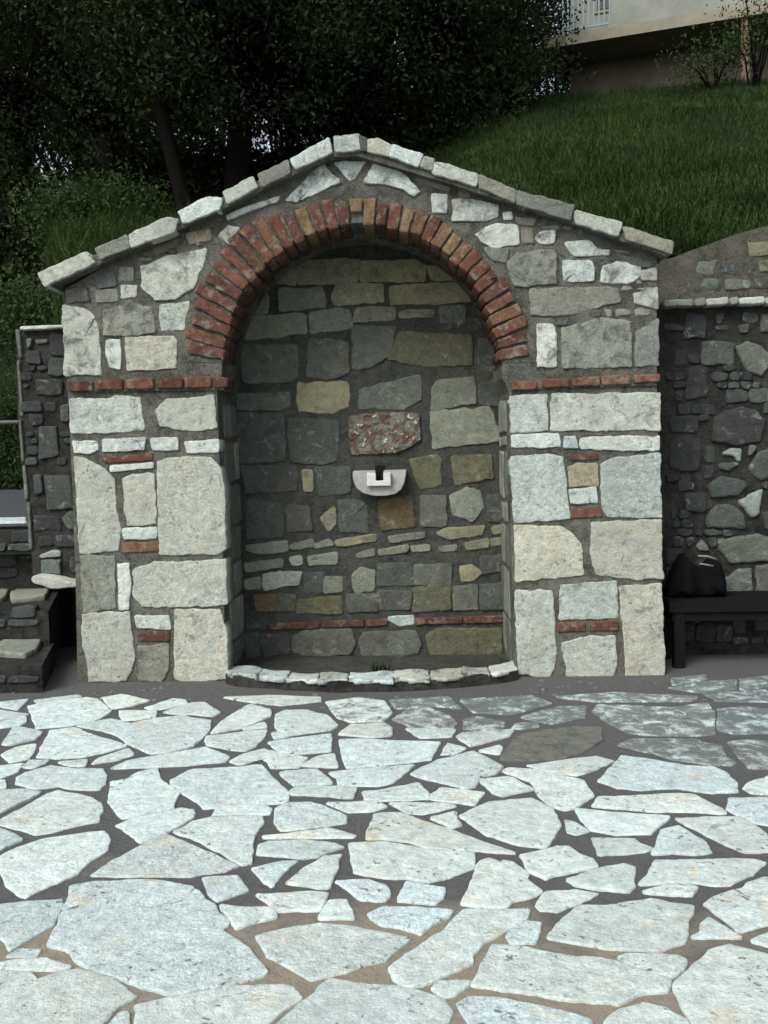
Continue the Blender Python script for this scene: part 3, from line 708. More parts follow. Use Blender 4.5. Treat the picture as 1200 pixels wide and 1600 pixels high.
for s in CP.replace('\n', '').split('|'):
    s = s.strip()
    wall_stone('coping_stone', P(s[2:]), CY, MAT_COPE, coping, s[0], 0.45, depth=0.97, proud=0.01, bevel=0.004, jit=0.007, rnd=0.002, rough=0.007, grow=0.007, step=0.014)

# ---- kerb of the basin
XA, XB = atZ(357, 1062, 0).x, atZ(808, 1058, 0).x
def kerb(t, off):
    x = XA + (XB - XA) * t
    return Vector((x, -0.03 - 0.21 * math.sin(math.pi * t) ** 0.7 - off, 0))
nk = 40
kv = []; kf = []
for i in range(nk + 1):
    t = i / nk
    a, b = kerb(t, 0.03 + 0.02 * noise.noise(Vector((t * 9, 0, 0)))), kerb(t, -0.15)
    zk = 0.012 * noise.noise(Vector((t * 11, 5, 0)))
    kv += [(a.x, a.y - 0.01, -0.03), (a.x, a.y + 0.01, 0.047 + zk), (b.x, b.y, 0.053 + zk), (b.x, b.y, -0.03)]
for i in range(nk):
    for j in range(4): kf.append((i * 4 + j, i * 4 + (j + 1) % 4, i * 4 + 4 + (j + 1) % 4, i * 4 + 4 + j))
kf += [(0, 1, 2, 3), tuple(nk * 4 + j for j in (3, 2, 1, 0))]
kerbo = mesh_obj('basin_kerb', kv, kf, MAT_WMORTAR, FO); fix_normals(kerbo)
bfv = [(kerb(i / 20, -0.08).x, kerb(i / 20, -0.08).y, 0.006) for i in range(21)] + [(XB, ND + 0.03, 0.006), (XA, ND + 0.03, 0.006)]
mesh_obj('basin_floor', bfv, [tuple(range(len(bfv)))], MAT_NMORTAR, FO)
ts = [0.0, 0.125, 0.225, 0.33, 0.43, 0.58, 0.70, 0.81, 0.90, 1.0]
rk = random.Random(3)
for i in range(len(ts) - 1):
    if ts[i + 1] - ts[i] < 0.05: continue
    t0, t1 = ts[i] + 0.0015, ts[i + 1] - 0.0015
    fr_ = [kerb(t0 + (t1 - t0) * s, 0.030 + rk.uniform(-0.028, 0.016)) for s in (0, 0.2, 0.45, 0.7, 1)]
    bk = [kerb(t0 + (t1 - t0) * s, -0.14 + rk.uniform(-0.03, 0.03)) for s in (1, 0.5, 0)]
    stone('kerb_stone', [(p.x, p.y) for p in fr_ + bk], Vector((0, 0, 0.05)), UX, UY, MAT_COPE, kerbo, colour(rk.choice('WWGW'), rk, 0.58), depth=0.012, proud=0.010 + rk.uniform(-0.005, 0.005), bevel=0.006, jit=0.016, rnd=0.002, rough=0.010, step=0.016, tilt=0.05)

# ---- spout: half-round marble block with a channelled lip
YS = ND - 0.02
sp_px = P('551,736 635,734 634,745 632,755 627,765 618,772 602,775 584,775 568,771 557,763 553,754 551,745')
pts = [atY(u, v, YS - 0.09) for u, v in sp_px]
sp0 = Vector((sum(p.x for p in pts) / len(pts), YS, sum(p.z for p in pts) / len(pts)))
c1 = atY(586.5, 729, YS - 0.09); c2 = atY(599.5, 752, YS - 0.09); top = atY(593, 735, YS - 0.09).z
body = [(p.x, p.z) for p in pts]
# channel cut from the top edge
chan = [(c2.x, top), (c2.x, c2.z), (c1.x, c2.z), (c1.x, top)]
left_top, right_top = body[0], body[1]
prof = [left_top, (c1.x, top), (c1.x, c2.z), (c2.x, c2.z), (c2.x, top), right_top] + body[2:]
spout = prism3('spout', prof[::-1], YS - 0.09, YS + 0.04, MAT_MARBLE, FO)
bv = spout.modifiers.new('bevel', 'BEVEL'); bv.width = 0.006; bv.segments = 2; bv.limit_method = 'ANGLE'
l1, l2 = atY(573, 739, YS - 0.12), atY(611, 759, YS - 0.12)
d1, d2 = atY(587, 739, YS - 0.12), atY(599, 751, YS - 0.12)
lip = prism3('lip', [(l1.x, l1.z), (d1.x, l1.z), (d1.x, d2.z), (d2.x, d2.z), (d2.x, l1.z), (l2.x, l1.z), (l2.x, l2.z), (l1.x, l2.z)][::-1], YS - 0.12, YS - 0.088, MAT_LIP, spout)
bv = lip.modifiers.new('bevel', 'BEVEL'); bv.width = 0.004; bv.segments = 2; bv.limit_method = 'ANGLE'
h1, h2 = atY(586, 727, YS), atY(600, 752, YS)
MB().box(h1.x, h2.x, YS - 0.01, YS + 0.03, h2.z, h1.z).build('outlet', MAT_BLACK, spout)  # solid block coloured black for the dark inside the pipe hole

# ================================================================ RIGHT RETAINING WALL
RY = 0.45
RW = empty('retaining_wall', (atY(1120, 1030, RY).x, RY, 0), 'dark weathered rubble retaining wall right of the fountain', 'wall')
zl = atY(1120, 478, RY).z
x_in = atY(1000, 800, RY).x
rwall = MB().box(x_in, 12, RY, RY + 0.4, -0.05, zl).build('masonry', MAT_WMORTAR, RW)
RS = """S 1104,758 1125,743 1164,751 1168,760 1152,775 1110,779|S 1102,808 1116,788 1143,788 1161,803 1164,827 1104,824|G 1153,784 1170,770 1192,764 1185,803 1173,809|S 1168,731 1185,706 1210,698 1210,745 1188,752 1176,745|
G 1128,707 1140,700 1158,701 1158,722 1150,721 1146,713 1131,712|S 1122,724 1149,721 1155,725 1138,736 1122,733|M 1167,712 1170,695 1182,697 1171,713|M 1120,843 1146,839 1184,834 1210,841 1210,876 1141,881 1125,862|
E 1086,853 1095,841 1104,850 1109,862 1090,860|M 1120,911 1141,897 1150,888 1174,886 1176,935 1142,935 1121,925|S 1180,882 1210,878 1210,932 1180,934|D 1142,963 1165,960 1165,988 1146,990|D 1178,963 1210,962 1210,984 1179,986|
M 1147,542 1166,533 1189,542 1210,565 1189,589 1166,582|K 1110,690 1113,655 1130,642 1160,635 1180,641 1195,655 1190,690 1150,698|S 1188,490 1210,493 1210,520 1187,520|D 1151,509 1170,505 1168,520 1155,522"""
taken = []
for s in RS.replace('\n', '').split('|'):
    s = s.strip(); px = P(s[2:]); taken.append(px)
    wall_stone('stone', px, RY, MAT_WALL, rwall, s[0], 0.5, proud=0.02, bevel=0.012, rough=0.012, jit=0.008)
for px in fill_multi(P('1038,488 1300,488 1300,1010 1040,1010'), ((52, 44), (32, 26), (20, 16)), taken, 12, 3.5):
    wall_stone('stone', px, RY, MAT_WALL, rwall, random.Random(NSEED[0]).choice('KKDDKNS') if px[0][0] > 1095 else 'K', 0.6, proud=0.012, bevel=0.006, rough=0.014, jit=0.012, grow=0.004)  # blackest stones beside the pier carry that corner's shade in their colour
# projecting ledge of thin slabs, and the sloping upper wall behind it
for a, b, c in ((1036, 1083, 'E'), (1086, 1102, 'M'), (1104, 1138, 'G'), (1141, 1153, 'E'), (1155, 1196, 'W'), (1199, 1260, 'G'), (1264, 1340, 'E')):
    sl = (a - 1120) * 0.03
    wall_stone('ledge_slab', [(a, 466 - sl * 1), (b, 464 - sl), (b, 476 - sl), (a, 478 - sl)], RY - 0.07, MAT_COPE, rwall, c, 0.4, depth=0.25, proud=0.01, bevel=0.01, rough=0.012, jit=0.008)
upper = prism('upper_wall', P('1000,480 1000,412 1052,402 1100,384 1150,366 1200,352 1400,318 1400,480'), RY + 0.12, RY + 0.5, MAT_UPPER, RW)
tk = []
for px in fill_multi(P('1040,412 1100,388 1200,356 1300,338 1300,462 1036,466'), ((64, 34), (34, 22)), tk, 33, 4):
    wall_stone('stone', px, RY + 0.12, MAT_WALL, upper, random.Random(NSEED[0]).choice('MTDMMT'), 0.6, proud=0.004, bevel=0.006, rough=0.016, jit=0.014)

# ================================================================ LEFT WALL, STEPS, ROAD
LY = 0.42
LW = empty('side_wall', (atY(70, 905, LY).x, LY, 0), 'dark narrow stone wall between the steps and the left pier', 'wall')
lwall = prism('masonry', P('24,514 150,509 150,925 52,910 49,862 41,782 33,725 28,660'), LY, LY + 0.38, MAT_WMORTAR, LW)
LS = """N 69,742 112,744 117,795 75,797|N 62,667 90,664 94,712 62,718|S 94,635 108,630 110,658 97,660|S 98,810 108,798 120,800 122,826 108,828|G 62,868 80,859 96,860 96,870 66,872|M 64,875 96,873 96,898 66,896|
M 42,530 52,528 50,543 44,545|M 56,531 76,530 76,536 58,538|D 52,742 66,740 68,770 56,775"""
taken = []
for s in LS.replace('\n', '').split('|'):
    s = s.strip(); px = P(s[2:]); taken.append(px)
    wall_stone('stone', px, LY, MAT_WALL, lwall, s[0], 0.5, proud=0.018, rough=0.012)
for px in fill_multi(P('30,520 150,518 150,898 56,898 52,862 45,782 37,725 32,660'), ((38, 34), (26, 24), (17, 15)), taken, 77, 3):
    wall_stone('stone', px, LY, MAT_WALL, lwall, random.Random(NSEED[0]).choice('KKDK'), 0.6, proud=0.014, rough=0.014)
# edge stones with the lit side edge put into their pale colour, and cap
for px, c in (((24, 514, 36, 560), 'M'), ((27, 563, 37, 650), 'M'), ((30, 655, 39, 722), 'M'), ((35, 727, 45, 780), 'E'), ((42, 785, 52, 858), 'M')):
    wall_stone('lit_edge_stone', [(px[0], px[1]), (px[2] - 5, px[1]), (px[2], px[3]), (px[0] + (px[2] - px[0]) * .4, px[3])], LY - 0.005, MAT_WALL, lwall, c, 0.45, depth=0.3, proud=0.008, rough=0.006)
wall_stone('cap_slab', P('31,510 106,507 106,512 31,516'), LY - 0.04, MAT_COPE, lwall, 'W', 0.15, depth=0.45, proud=0.005, rough=0.004, bevel=0.005)
wall_stone('lintel_slab', P('48,904 54,898 112,908 128,915 100,920 80,919 52,911'), LY - 0.10, MAT_COPE, lwall, 'G', 0.3, depth=0.5, proud=0.01, rough=0.01)
# back of a recess added below the lintel to keep the gap black, and the return along the road
zb = atY(80, 915, LY).z
xr = atY(24, 514, LY).x
MB().box(atY(30, 900, LY).x, atY(150, 900, LY).x, 1.5, 1.7, -0.05, zb).build('recess_back', MAT_WMORTAR, LW)

ST = empty('stone_steps', (atZ(10, 1085, 0).x, 0.1, 0), 'weathered stone steps climbing to the road, left of the fountain', 'steps')
y1 = atZ(20, 1083, 0).y; h1 = 0.17
xs1 = atZ(66, 1083, 0).x
y2 = atZ(30, 999, h1).y; h2 = 0.36; xs2 = atZ(74, 999, h1).x
y3 = atZ(30, 920, h2).y; h3 = 0.74; xs3 = atY(64, 860, y3).x
def step_block(xf, xk, ya, yb_, z, name):
    return MB().hexa([(-6, ya, -0.05), (xf, ya, -0.05), (xk, yb_, -0.05), (-6, yb_, -0.05), (-6, ya, z), (xf, ya, z), (xk, yb_, z), (-6, yb_, z)]).build(name, MAT_WMORTAR, ST)
s1 = step_block(xs1, atZ(78, 999, h1).x, y1, y2 + 0.05, h1 - 0.03, 'lower_step')
s2 = step_block(atZ(76, 999, h1).x, atZ(84, 920, h2).x, y2, y3 + 0.05, h2 - 0.03, 'middle_step')
s3 = step_block(xs3, xs3, y3, y3 + 0.5, h3 - 0.03, 'upper_step')
for par, z, lst in ((s1, h1 - 0.03, ('S -70,1030 -60,1002 -5,1002 -8,1032', 'S -4,1012 14,1002 68,998 58,1020 40,1029 -2,1027')),
                    (s2, h2 - 0.03, ('S -60,950 -60,922 -4,922 -5,948', 'S -2,924 12,920 13,930 6,941 -2,943', 'S 16,931 50,919 78,920 72,938 18,943')),
                    (s3, h3 - 0.03, ('W -60,824 -60,815 -10,814 -10,823', 'W -8,823 -8,815 42,813 42,822'))):
    for s in lst:
        floor_stone('tread_slab', P(s[2:]), z, MAT_COPE, par, s[0] if par is s3 else 'E', 0.3, depth=0.02, proud=0.03, bevel=0.008, rough=0.006, jit=0.008)
for par, yq, reg in ((s1, y1, P('-60,1034 62,1036 62,1078 -60,1080')), (s2, y2, P('-60,948 70,946 68,994 -60,996')), (s3, y3, P('-60,830 62,828 62,912 -60,914'))):
    for px in fill_multi(reg, ((34, 19), (20, 12)), [], 5, 2):
        wall_stone('riser_stone', px, yq, MAT_WALL, par, random.Random(NSEED[0]).choice('DDNK'), 0.55, proud=0.012, rough=0.012)
road = mesh_obj('road', [(-40, y3 + 0.45, 0.73), (xr + 0.05, y3 + 0.45, 0.73), (xr - 3.4, 9.5, 0.73), (-40, 9.5, 0.73)], [(0, 1, 2, 3)], MAT_ASPH)
tag(road, kind='structure')
GR = empty('guard_rail', (-6, 8.6, 0.73), 'thin grey metal guard rail beyond the road at the left edge', 'railing')
zr = atY(10, 660, 8.6).z
MB().tube([(-14, 8.6, zr), (xr - 3.3, 8.6, zr)], [0.03, 0.03], 8).build('top_rail', MAT_GALV, GR, None, True)
for i in range(5):
    x = xr - 3.4 - i * 1.8
    MB().tube([(x, 8.62, 0.7), (x, 8.62, zr)], [0.025, 0.025], 8).build('post', MAT_GALV, GR, None, True)

# ================================================================ BENCH AND BAG BY THE RIGHT WALL
BY = 0.12
ba = atY(1046, 945, BY); bb = atY(1330, 975, BY)
zt = atY(1120, 938, BY).z; zu = atY(1120, 962, BY).z
BN = empty('bench', ((ba.x + 2.2) / 2, BY, 0), 'low black bench against the right retaining wall', 'bench')
bx1 = ba.x + 1.5
MB().box(ba.x, bx1, BY, BY + 0.14, zu + 0.02, zt).build('seat_plank', MAT_BLACK, BN)
MB().box(ba.x, bx1, BY + 0.16, BY + 0.30, zu + 0.02, zt).build('seat_plank', MAT_BLACK, BN)
MB().box(ba.x + 0.02, bx1 - 0.02, BY + 0.02, BY + 0.06, zu - 0.03, zu + 0.018).build('apron', MAT_BLACK, BN)
for x in (ba.x + 0.03, bx1 - 0.1):
    for y in (BY + 0.01, BY + 0.24):
        MB().box(x, x + 0.055, y, y + 0.05, 0.0, zu + 0.019).build('leg', MAT_BLACK, BN)
g0 = atY(1050, 880, BY + 0.05); g1 = atY(1143, 880, BY + 0.05); gt = atY(1100, 874, BY + 0.05).z
BG = empty('bag', ((g0.x + g1.x) / 2, BY + 0.15, zt), 'dark bundled bag with pale strap on the left end of the bench', 'bag')
bv_ = []; bf = []
nx, na = 22, 26
for i in range(nx):
    t = i / (nx - 1); s = ((1 - abs(2 * t - 1) ** 4) * 0.65 + 0.35) * (0.72 + 0.28 * math.sin(t * 5.0 + 0.3) ** 2)
    for j in range(na):
        a = 2 * math.pi * j / na
        hh = (gt - zt) / 2
        n_ = 1 + 0.34 * noise.noise(Vector((t * 6, math.cos(a) * 2.5, math.sin(a) * 2.5)))
        ca_, sa_ = math.cos(a), math.sin(a)
        ca_ = math.copysign(abs(ca_) ** 0.55, ca_); sa_ = math.copysign(abs(sa_) ** 0.55, sa_)
        bv_.append((max(g0.x, ba.x) + (g1.x - max(g0.x, ba.x)) * t, BY + 0.16 + 0.11 * s * ca_ * n_, zt + 0.002 + hh * s + hh * s * max(-0.99, sa_ * n_)))
for i in range(nx - 1):
    for j in range(na): bf.append((i * na + j, i * na + (j + 1) % na, (i + 1) * na + (j + 1) % na, (i + 1) * na + j))
bf += [tuple(range(na))[::-1], tuple((nx - 1) * na + j for j in range(na))]
bo = mesh_obj('bag_body', bv_, bf, MAT_CLOTH, BG, None, True); fix_normals(bo)
q0, q1 = atY(1092, 869, BY + 0.03), atY(1122, 875, BY + 0.03)
MB().tube([(q0.x, BY + 0.045, q0.z), ((q0.x + q1.x) / 2, BY + 0.04, q0.z - 0.004), (q1.x, BY + 0.05, q1.z)], [0.006] * 3, 6).build('strap', MAT_STRAP, BG, None, True)
q0, q1 = atY(1094, 881, BY + 0.03), atY(1116, 885, BY + 0.03)
MB().tube([(q0.x, BY + 0.043, q0.z), (q1.x, BY + 0.045, q1.z)], [0.005] * 2, 6).build('strap', MAT_STRAP, BG, None, True)

# ================================================================ HILLSIDE
def smooth(a, b, x):
    t = max(0.0, min(1.0, (x - a) / (b - a))); return t * t * (3 - 2 * t)
def xb(y): return xr - 0.40 * (y - 0.4)
def hill(x, y):
    base = 1.86 + 0.42 * smooth(-1.8, 1.9, x) + 0.05 * max(0, x - 1.9)
    crest = 10.5 + 3.5 * smooth(-1, 4, x)
    s = 0.31 + 0.13 * smooth(-2.5, 2.5, x)
    z = base + s * (min(y, crest) - 0.8) + 0.07 * max(0, y - crest)
    z += 0.25 * noise.noise(Vector((x * 0.35, y * 0.35, 3.1))) * smooth(0.9, 3, y) + 0.06 * noise.noise(Vector((x * 1.6, y * 1.6, 7.7)))
    bank = smooth(xb(y) + 0.05, xb(y) + 0.4, x)
    z = 0.6 + (z - 0.6) * max(bank, smooth(9.2, 12.5, y))
    return z
NXg, NYg = 120, 90
hx = [-30 + 60 * ((i / (NXg - 1)) * 0.35 + 0.65 * (0.5 + 4 * (i / (NXg - 1) - 0.5) ** 3)) for i in range(NXg)]
hy = [0.86 + 59 * (j / (NYg - 1)) ** 1.9 for j in range(NYg)]
hv = []
for y in hy:                      # one column pair follows the top of the return wall
    row = list(hx); i = min(range(3, NXg - 2), key=lambda q: abs(row[q] - xb(y) - 0.4))
    row[i] = xb(y) + 0.4
    row[i - 1] = xb(y) + 0.05; row[i - 2] = min(row[i - 2], row[i - 1] - 0.02)
    hv += [(x, y, hill(x, y)) for x in row]
hf = [(j * NXg + i, j * NXg + i + 1, (j + 1) * NXg + i + 1, (j + 1) * NXg + i) for j in range(NYg - 1) for i in range(NXg - 1)]
hs = mesh_obj('hillside', hv, hf, MAT_EARTH, None, None, True); tag(hs, kind='structure')

def blades(name, n, sampler, hmin, hmax, wid, mat, seed, label, cat, zoff=0.0):
    r = np.random.RandomState(seed)
    pts = sampler(r, n)
    pts = np.array([(x, y, hill(x, y) + zoff) for x, y in pts]); n = len(pts)
    a = r.uniform(0, 2 * math.pi, n); h = (hmin + (hmax - hmin) * r.uniform(0, 1, n) ** 2.2) * (0.6 + 0.8 * np.abs(np.sin(pts[:, 0] * 2.1 + 1.3) * np.cos(pts[:, 1] * 1.7)))
    lean = r.uniform(0.2, 1.3, n); b = r.uniform(0, 2 * math.pi, n)
    w_ = wid * r.uniform(0.6, 1.4, n)
    dx, dy = np.cos(a) * w_, np.sin(a) * w_
    V3 = np.zeros((n, 5, 3))
    mid = pts + np.stack([np.cos(b) * lean * h * 0.25, np.sin(b) * lean * h * 0.25, h * 0.6], 1)
    tip = pts + np.stack([np.cos(b) * lean * h, np.sin(b) * lean * h, h * (1 - 0.35 * lean)], 1)
    off = np.stack([dx, dy, np.zeros(n)], 1)
    V3[:, 0] = pts - off; V3[:, 1] = pts + off; V3[:, 2] = mid + off * 0.7; V3[:, 3] = mid - off * 0.7; V3[:, 4] = tip
    me = bpy.data.meshes.new(name)
    me.vertices.add(n * 5); me.vertices.foreach_set('co', V3.reshape(-1))
    base = np.arange(n) * 5
    loops = np.stack([base, base + 1, base + 2, base + 3, base + 3, base + 2, base + 4], 1).reshape(-1)
    starts = np.stack([np.arange(n) * 7, np.arange(n) * 7 + 4], 1).reshape(-1)
    me.loops.add(n * 7); me.loops.foreach_set('vertex_index', loops.astype(np.int32))
    me.polygons.add(n * 2); me.polygons.foreach_set('loop_start', starts.astype(np.int32))
    me.update(calc_edges=True); me.validate()
    pat = np.array([0.20 + 0.55 * noise.noise(Vector((q[0] * 0.9, q[1] * 0.9, 4.0))) + 0.25 * noise.noise(Vector((q[0] * 3.1, q[1] * 3.1, 9.0))) for q in pts])
    at = me.attributes.new('rnd', 'FLOAT', 'FACE')
    at.data.foreach_set('value', np.repeat(np.clip(0.55 * r.uniform(0, 1, n) + pat, 0, 1), 2).astype(np.float32))
    me.materials.append(mat)
    o = bpy.data.objects.new(name, me); put(o); tag(o, label, cat, None, 'stuff'); return o
def samp(x0, x1, y0, y1, pw=1.6, slope=0.0):
    def f(r, n):
        y = y0 + (y1 - y0) * r.uniform(0, 1, n) ** pw
        s = (y - y0) / (y1 - y0)
        lo = x0 - 9.0 * s * (1 if x0 < -1 else 0); hi = x1 + 6.0 * s
        x = lo + (hi - lo) * r.uniform(0, 1, n)
        k = (x > xb(y) + 0.06) | (y > 9.7)
        return list(zip(x[k], y[k]))
    return f
blades('grass', 300000, samp(-2.6, 3.6, 0.9, 15), 0.03, 0.20, 0.004, MAT_GRASS, 1, 'dark green grass covering the hillside behind the fountain', 'grass')
def samp_left(r, n):
    y = 3.0 + 8.5 * r.uniform(0, 1, n); x = -1.2 - (0.42 * (y + 4.7) - 1.0) * r.uniform(0, 1, n)
    return [(a, b) for a, b in zip(x, y) if a > xb(b) + 0.4 or b > 9.6]
blades('tall_grass', 60000, samp_left, 0.15, 0.55, 0.006, MAT_WEED, 2, 'taller paler grass growing under the trees on the left', 'grass')

# ================================================================ TREES
def tree(px, Y, rad, height, seed, label, trunk_r=0.2, lean=0.0, low=1.1, nclump=55, per=540, leaf=0.048, wide=1.0, mat=None):
    r = random.Random(seed); rs = np.random.RandomState(seed)
    x = atY(px, 300, Y).x
    z0 = hill(x, Y)
    T = empty('tree', (x, Y, z0 - 0.1), label, 'tree', 'dark trees along the crest of the hillside')
    fork = Vector((x + lean, Y, z0 + low + 0.5))
    mb = MB()
    path = [(x, Y, z0 - 0.15), (x + lean * 0.2, Y, z0 + 0.4), (x + lean * 0.6, Y + 0.05, z0 + low * 0.7), tuple(fork)]
    mb.tube(path, [trunk_r * 1.35, trunk_r, trunk_r * 0.88, trunk_r * 0.75], 10)
    cen = Vector((x + lean * 1.3, Y, z0 + low + (height - low) * 0.5)); rz = (height - low) * 0.5
    clumps = []
    for i in range(nclump):
        while True:
            d = Vector((r.uniform(-1, 1), r.uniform(-1, 1), r.uniform(-1, 1)))
            if 0.35 < d.length < 1: break
        k = r.uniform(0.82, 1.12)
        clumps.append(cen + Vector((d.x * rad * wide * k, d.y * rad * k, d.z * rz * k)))
    for c in r.sample(clumps, 14):
        m = fork.lerp(c, 0.5) + Vector((r.uniform(-.2, .2), r.uniform(-.2, .2), r.uniform(-.1, .3)))
        mb.tube([fork, m, c], [trunk_r * 0.45, trunk_r * 0.25, trunk_r * 0.08], 6)
    mb.build('trunk', MAT_BARK, T, None, True)
    n = nclump * per
    C = np.repeat(np.array([tuple(c) for c in clumps]), per, axis=0)
    sz = np.repeat(rs.uniform(0.28, 0.62, nclump), per)
    pos = C + rs.normal(0, 1, (n, 3)) * (sz * np.array([1, 1, 0.75])[:, None]).T * 0.75
    A = rs.normal(0, 1, (n, 3)); A /= np.linalg.norm(A, axis=1)[:, None]
    B = np.cross(A, rs.normal(0, 1, (n, 3))); B /= np.linalg.norm(B, axis=1)[:, None]
    L = leaf * rs.uniform(0.6, 1.3, n)[:, None]
    V4 = np.stack([pos - A * L, pos + B * L * 0.45, pos + A * L, pos - B * L * 0.45], 1).reshape(-1, 3)
    V4 -= np.array([cen.x, cen.y, cen.z])
    me = bpy.data.meshes.new('crown')
    me.vertices.add(n * 4); me.vertices.foreach_set('co', V4.reshape(-1))
    me.loops.add(n * 4); me.loops.foreach_set('vertex_index', np.arange(n * 4, dtype=np.int32))
    me.polygons.add(n); me.polygons.foreach_set('loop_start', np.arange(n, dtype=np.int32) * 4)
    me.update(calc_edges=True)
    at = me.attributes.new('rnd', 'FLOAT', 'FACE')
    at.data.foreach_set('value', (0.5 * np.repeat(rs.uniform(0, 1, nclump), per) + 0.5 * rs.uniform(0, 1, n)).astype(np.float32))
    me.materials.append(mat or MAT_LEAF)
    o = bpy.data.objects.new('crown', me); put(o, T, cen)
    return T
tree(365, 10.0, 2.3, 7.5, 1, 'thick-trunked dark tree just left of the fountain gable', 0.24, 0.15, 1.6, 75)
tree(300, 9.3, 1.7, 6.5, 2, 'slender leaning tree beside the thick trunk, on its left', 0.13, -0.5, 1.7, 50)
tree(185, 11.0, 2.4, 7.0, 3, 'dark tree above the pale tall grass, second from the left edge', 0.17, -0.2, 1.3, 70)
tree(30, 13.0, 2.6, 7.5, 4, 'dark tree at the left edge of the picture', 0.2, 0.1, 1.6, 75)
tree(430, 11.5, 2.2, 7.0, 5, 'thin-stemmed tree right behind the thick trunk', 0.10, 0.3, 1.2, 65)
tree(545, 11.8, 2.4, 7.0, 6, 'dense dark tree directly above the gable peak', 0.16, 0.1, 0.4, 90)
tree(680, 12.0, 2.3, 7.5, 7, 'broad dark tree right of the gable peak, foliage down to the grass', 0.18, -0.1, 0.2, 95)
tree(765, 15.5, 1.7, 6.5, 8, 'dim tree next to the balcony of the house', 0.16, -0.2, 0.3, 70)
tree(120, 16.0, 3.2, 8.0, 9, 'tree far back on the left between two nearer crowns', 0.2, 0.0, 0.6, 75)

tree(20, 21.0, 3.4, 9.0, 11, 'farthest tree behind the left edge of the wood', 0.2, 0.0, 0.0, 80, 320, 0.08)
tree(-190, 13.5, 2.8, 7.5, 31, 'dark crown reaching in from beyond the left edge of the picture', 0.2, 0.0, 0.6, 70, 300, 0.07)
tree(215, 22.0, 3.2, 8.0, 12, 'farthest tree behind the gap left of the thick trunk', 0.2, 0.0, 0.3, 62, 300, 0.08)
tree(450, 20.0, 3.4, 9.0, 13, 'farthest tree behind the gap right of the thick trunk', 0.2, 0.0, 0.0, 80, 320, 0.08)
def shrub(px, py, Y, rad, hgt, seed, label, group, mat=MAT_LEAF2, per=520, leaf=0.036, ncl=16):
    r = random.Random(seed); rs = np.random.RandomState(seed)
    x = atY(px, py, Y).x; z0 = hill(x, Y)
    T = empty('shrub', (x, Y, z0), label, 'shrub', group)
    cl = [Vector((x + r.uniform(-1, 1) * rad, Y + r.uniform(-1, 1) * rad * 0.8, z0 + hgt * r.uniform(0.1, 1.0) ** 0.8)) for _ in range(ncl)]
    mb = MB()
    for c in cl[:9]:
        mb.tube([(x + r.uniform(-.1, .1), Y, z0 - 0.05), ((x + c.x) / 2, (Y + c.y) / 2, (z0 + c.z) / 2 + 0.1), tuple(c)], [0.02, 0.014, 0.005], 5)
    mb.build('stems', MAT_BARK, T)
    n = ncl * per; C = np.repeat(np.array([tuple(c) for c in cl]), per, axis=0)
    pos = C + rs.normal(0, 1, (n, 3)) * np.array([0.22, 0.22, 0.2])
    A = rs.normal(0, 1, (n, 3)) + np.array([0, 0, 0.6]); A /= np.linalg.norm(A, axis=1)[:, None]
    B = np.cross(A, rs.normal(0, 1, (n, 3))); B /= np.linalg.norm(B, axis=1)[:, None]
    L = leaf * rs.uniform(0.6, 1.4, n)[:, None]
    V4 = np.stack([pos - A * L, pos + B * L * 0.4, pos + A * L, pos - B * L * 0.4], 1).reshape(-1, 3) - np.array([x, Y, z0])
    me = bpy.data.meshes.new('foliage')
    me.vertices.add(n * 4); me.vertices.foreach_set('co', V4.reshape(-1))
    me.loops.add(n * 4); me.loops.foreach_set('vertex_index', np.arange(n * 4, dtype=np.int32))
    me.polygons.add(n); me.polygons.foreach_set('loop_start', np.arange(n, dtype=np.int32) * 4)
    me.update(calc_edges=True)
    at = me.attributes.new('rnd', 'FLOAT', 'FACE'); at.data.foreach_set('value', (0.5 * np.repeat(rs.uniform(0, 1, ncl), per) + 0.5 * rs.uniform(0, 1, n)).astype(np.float32))
    me.materials.append(mat)
    o = bpy.data.objects.new('foliage', me); put(o, T, (x, Y, z0))
LG = 'loose shrubs under the trees on the left'
shrub(-10, 380, 9.9, 0.7, 1.0, 41, 'loose green shrub cut by the left edge of the picture', LG)
shrub(45, 400, 9.4, 0.7, 0.55, 42, 'loose green shrub above the narrow side wall', LG)
shrub(130, 350, 9.6, 0.6, 0.5, 43, 'low green shrub left of the leaning trunk', LG)
shrub(215, 330, 9.8, 0.5, 0.5, 44, 'small shrub in the grass below the trunks', LG)
shrub(75, 440, 6.6, 0.6, 0.6, 45, 'small shrub just above the left end of the coping', LG)
HG = 'bushes in front of the house'
shrub(1110, 150, 12.6, 0.6, 0.7, 51, 'low loose bush in front of the basement wall of the house', HG, MAT_LEAF2, 160, 0.035, 10)
shrub(1180, 110, 12.2, 0.5, 2.0, 52, 'tall loose bush at the top right corner', HG, MAT_LEAF2, 90, 0.035, 12)
tree(862, 18.0, 1.6, 5.0, 21, 'small tree hard against the left end of the balcony', 0.12, 0.0, -0.5, 50)
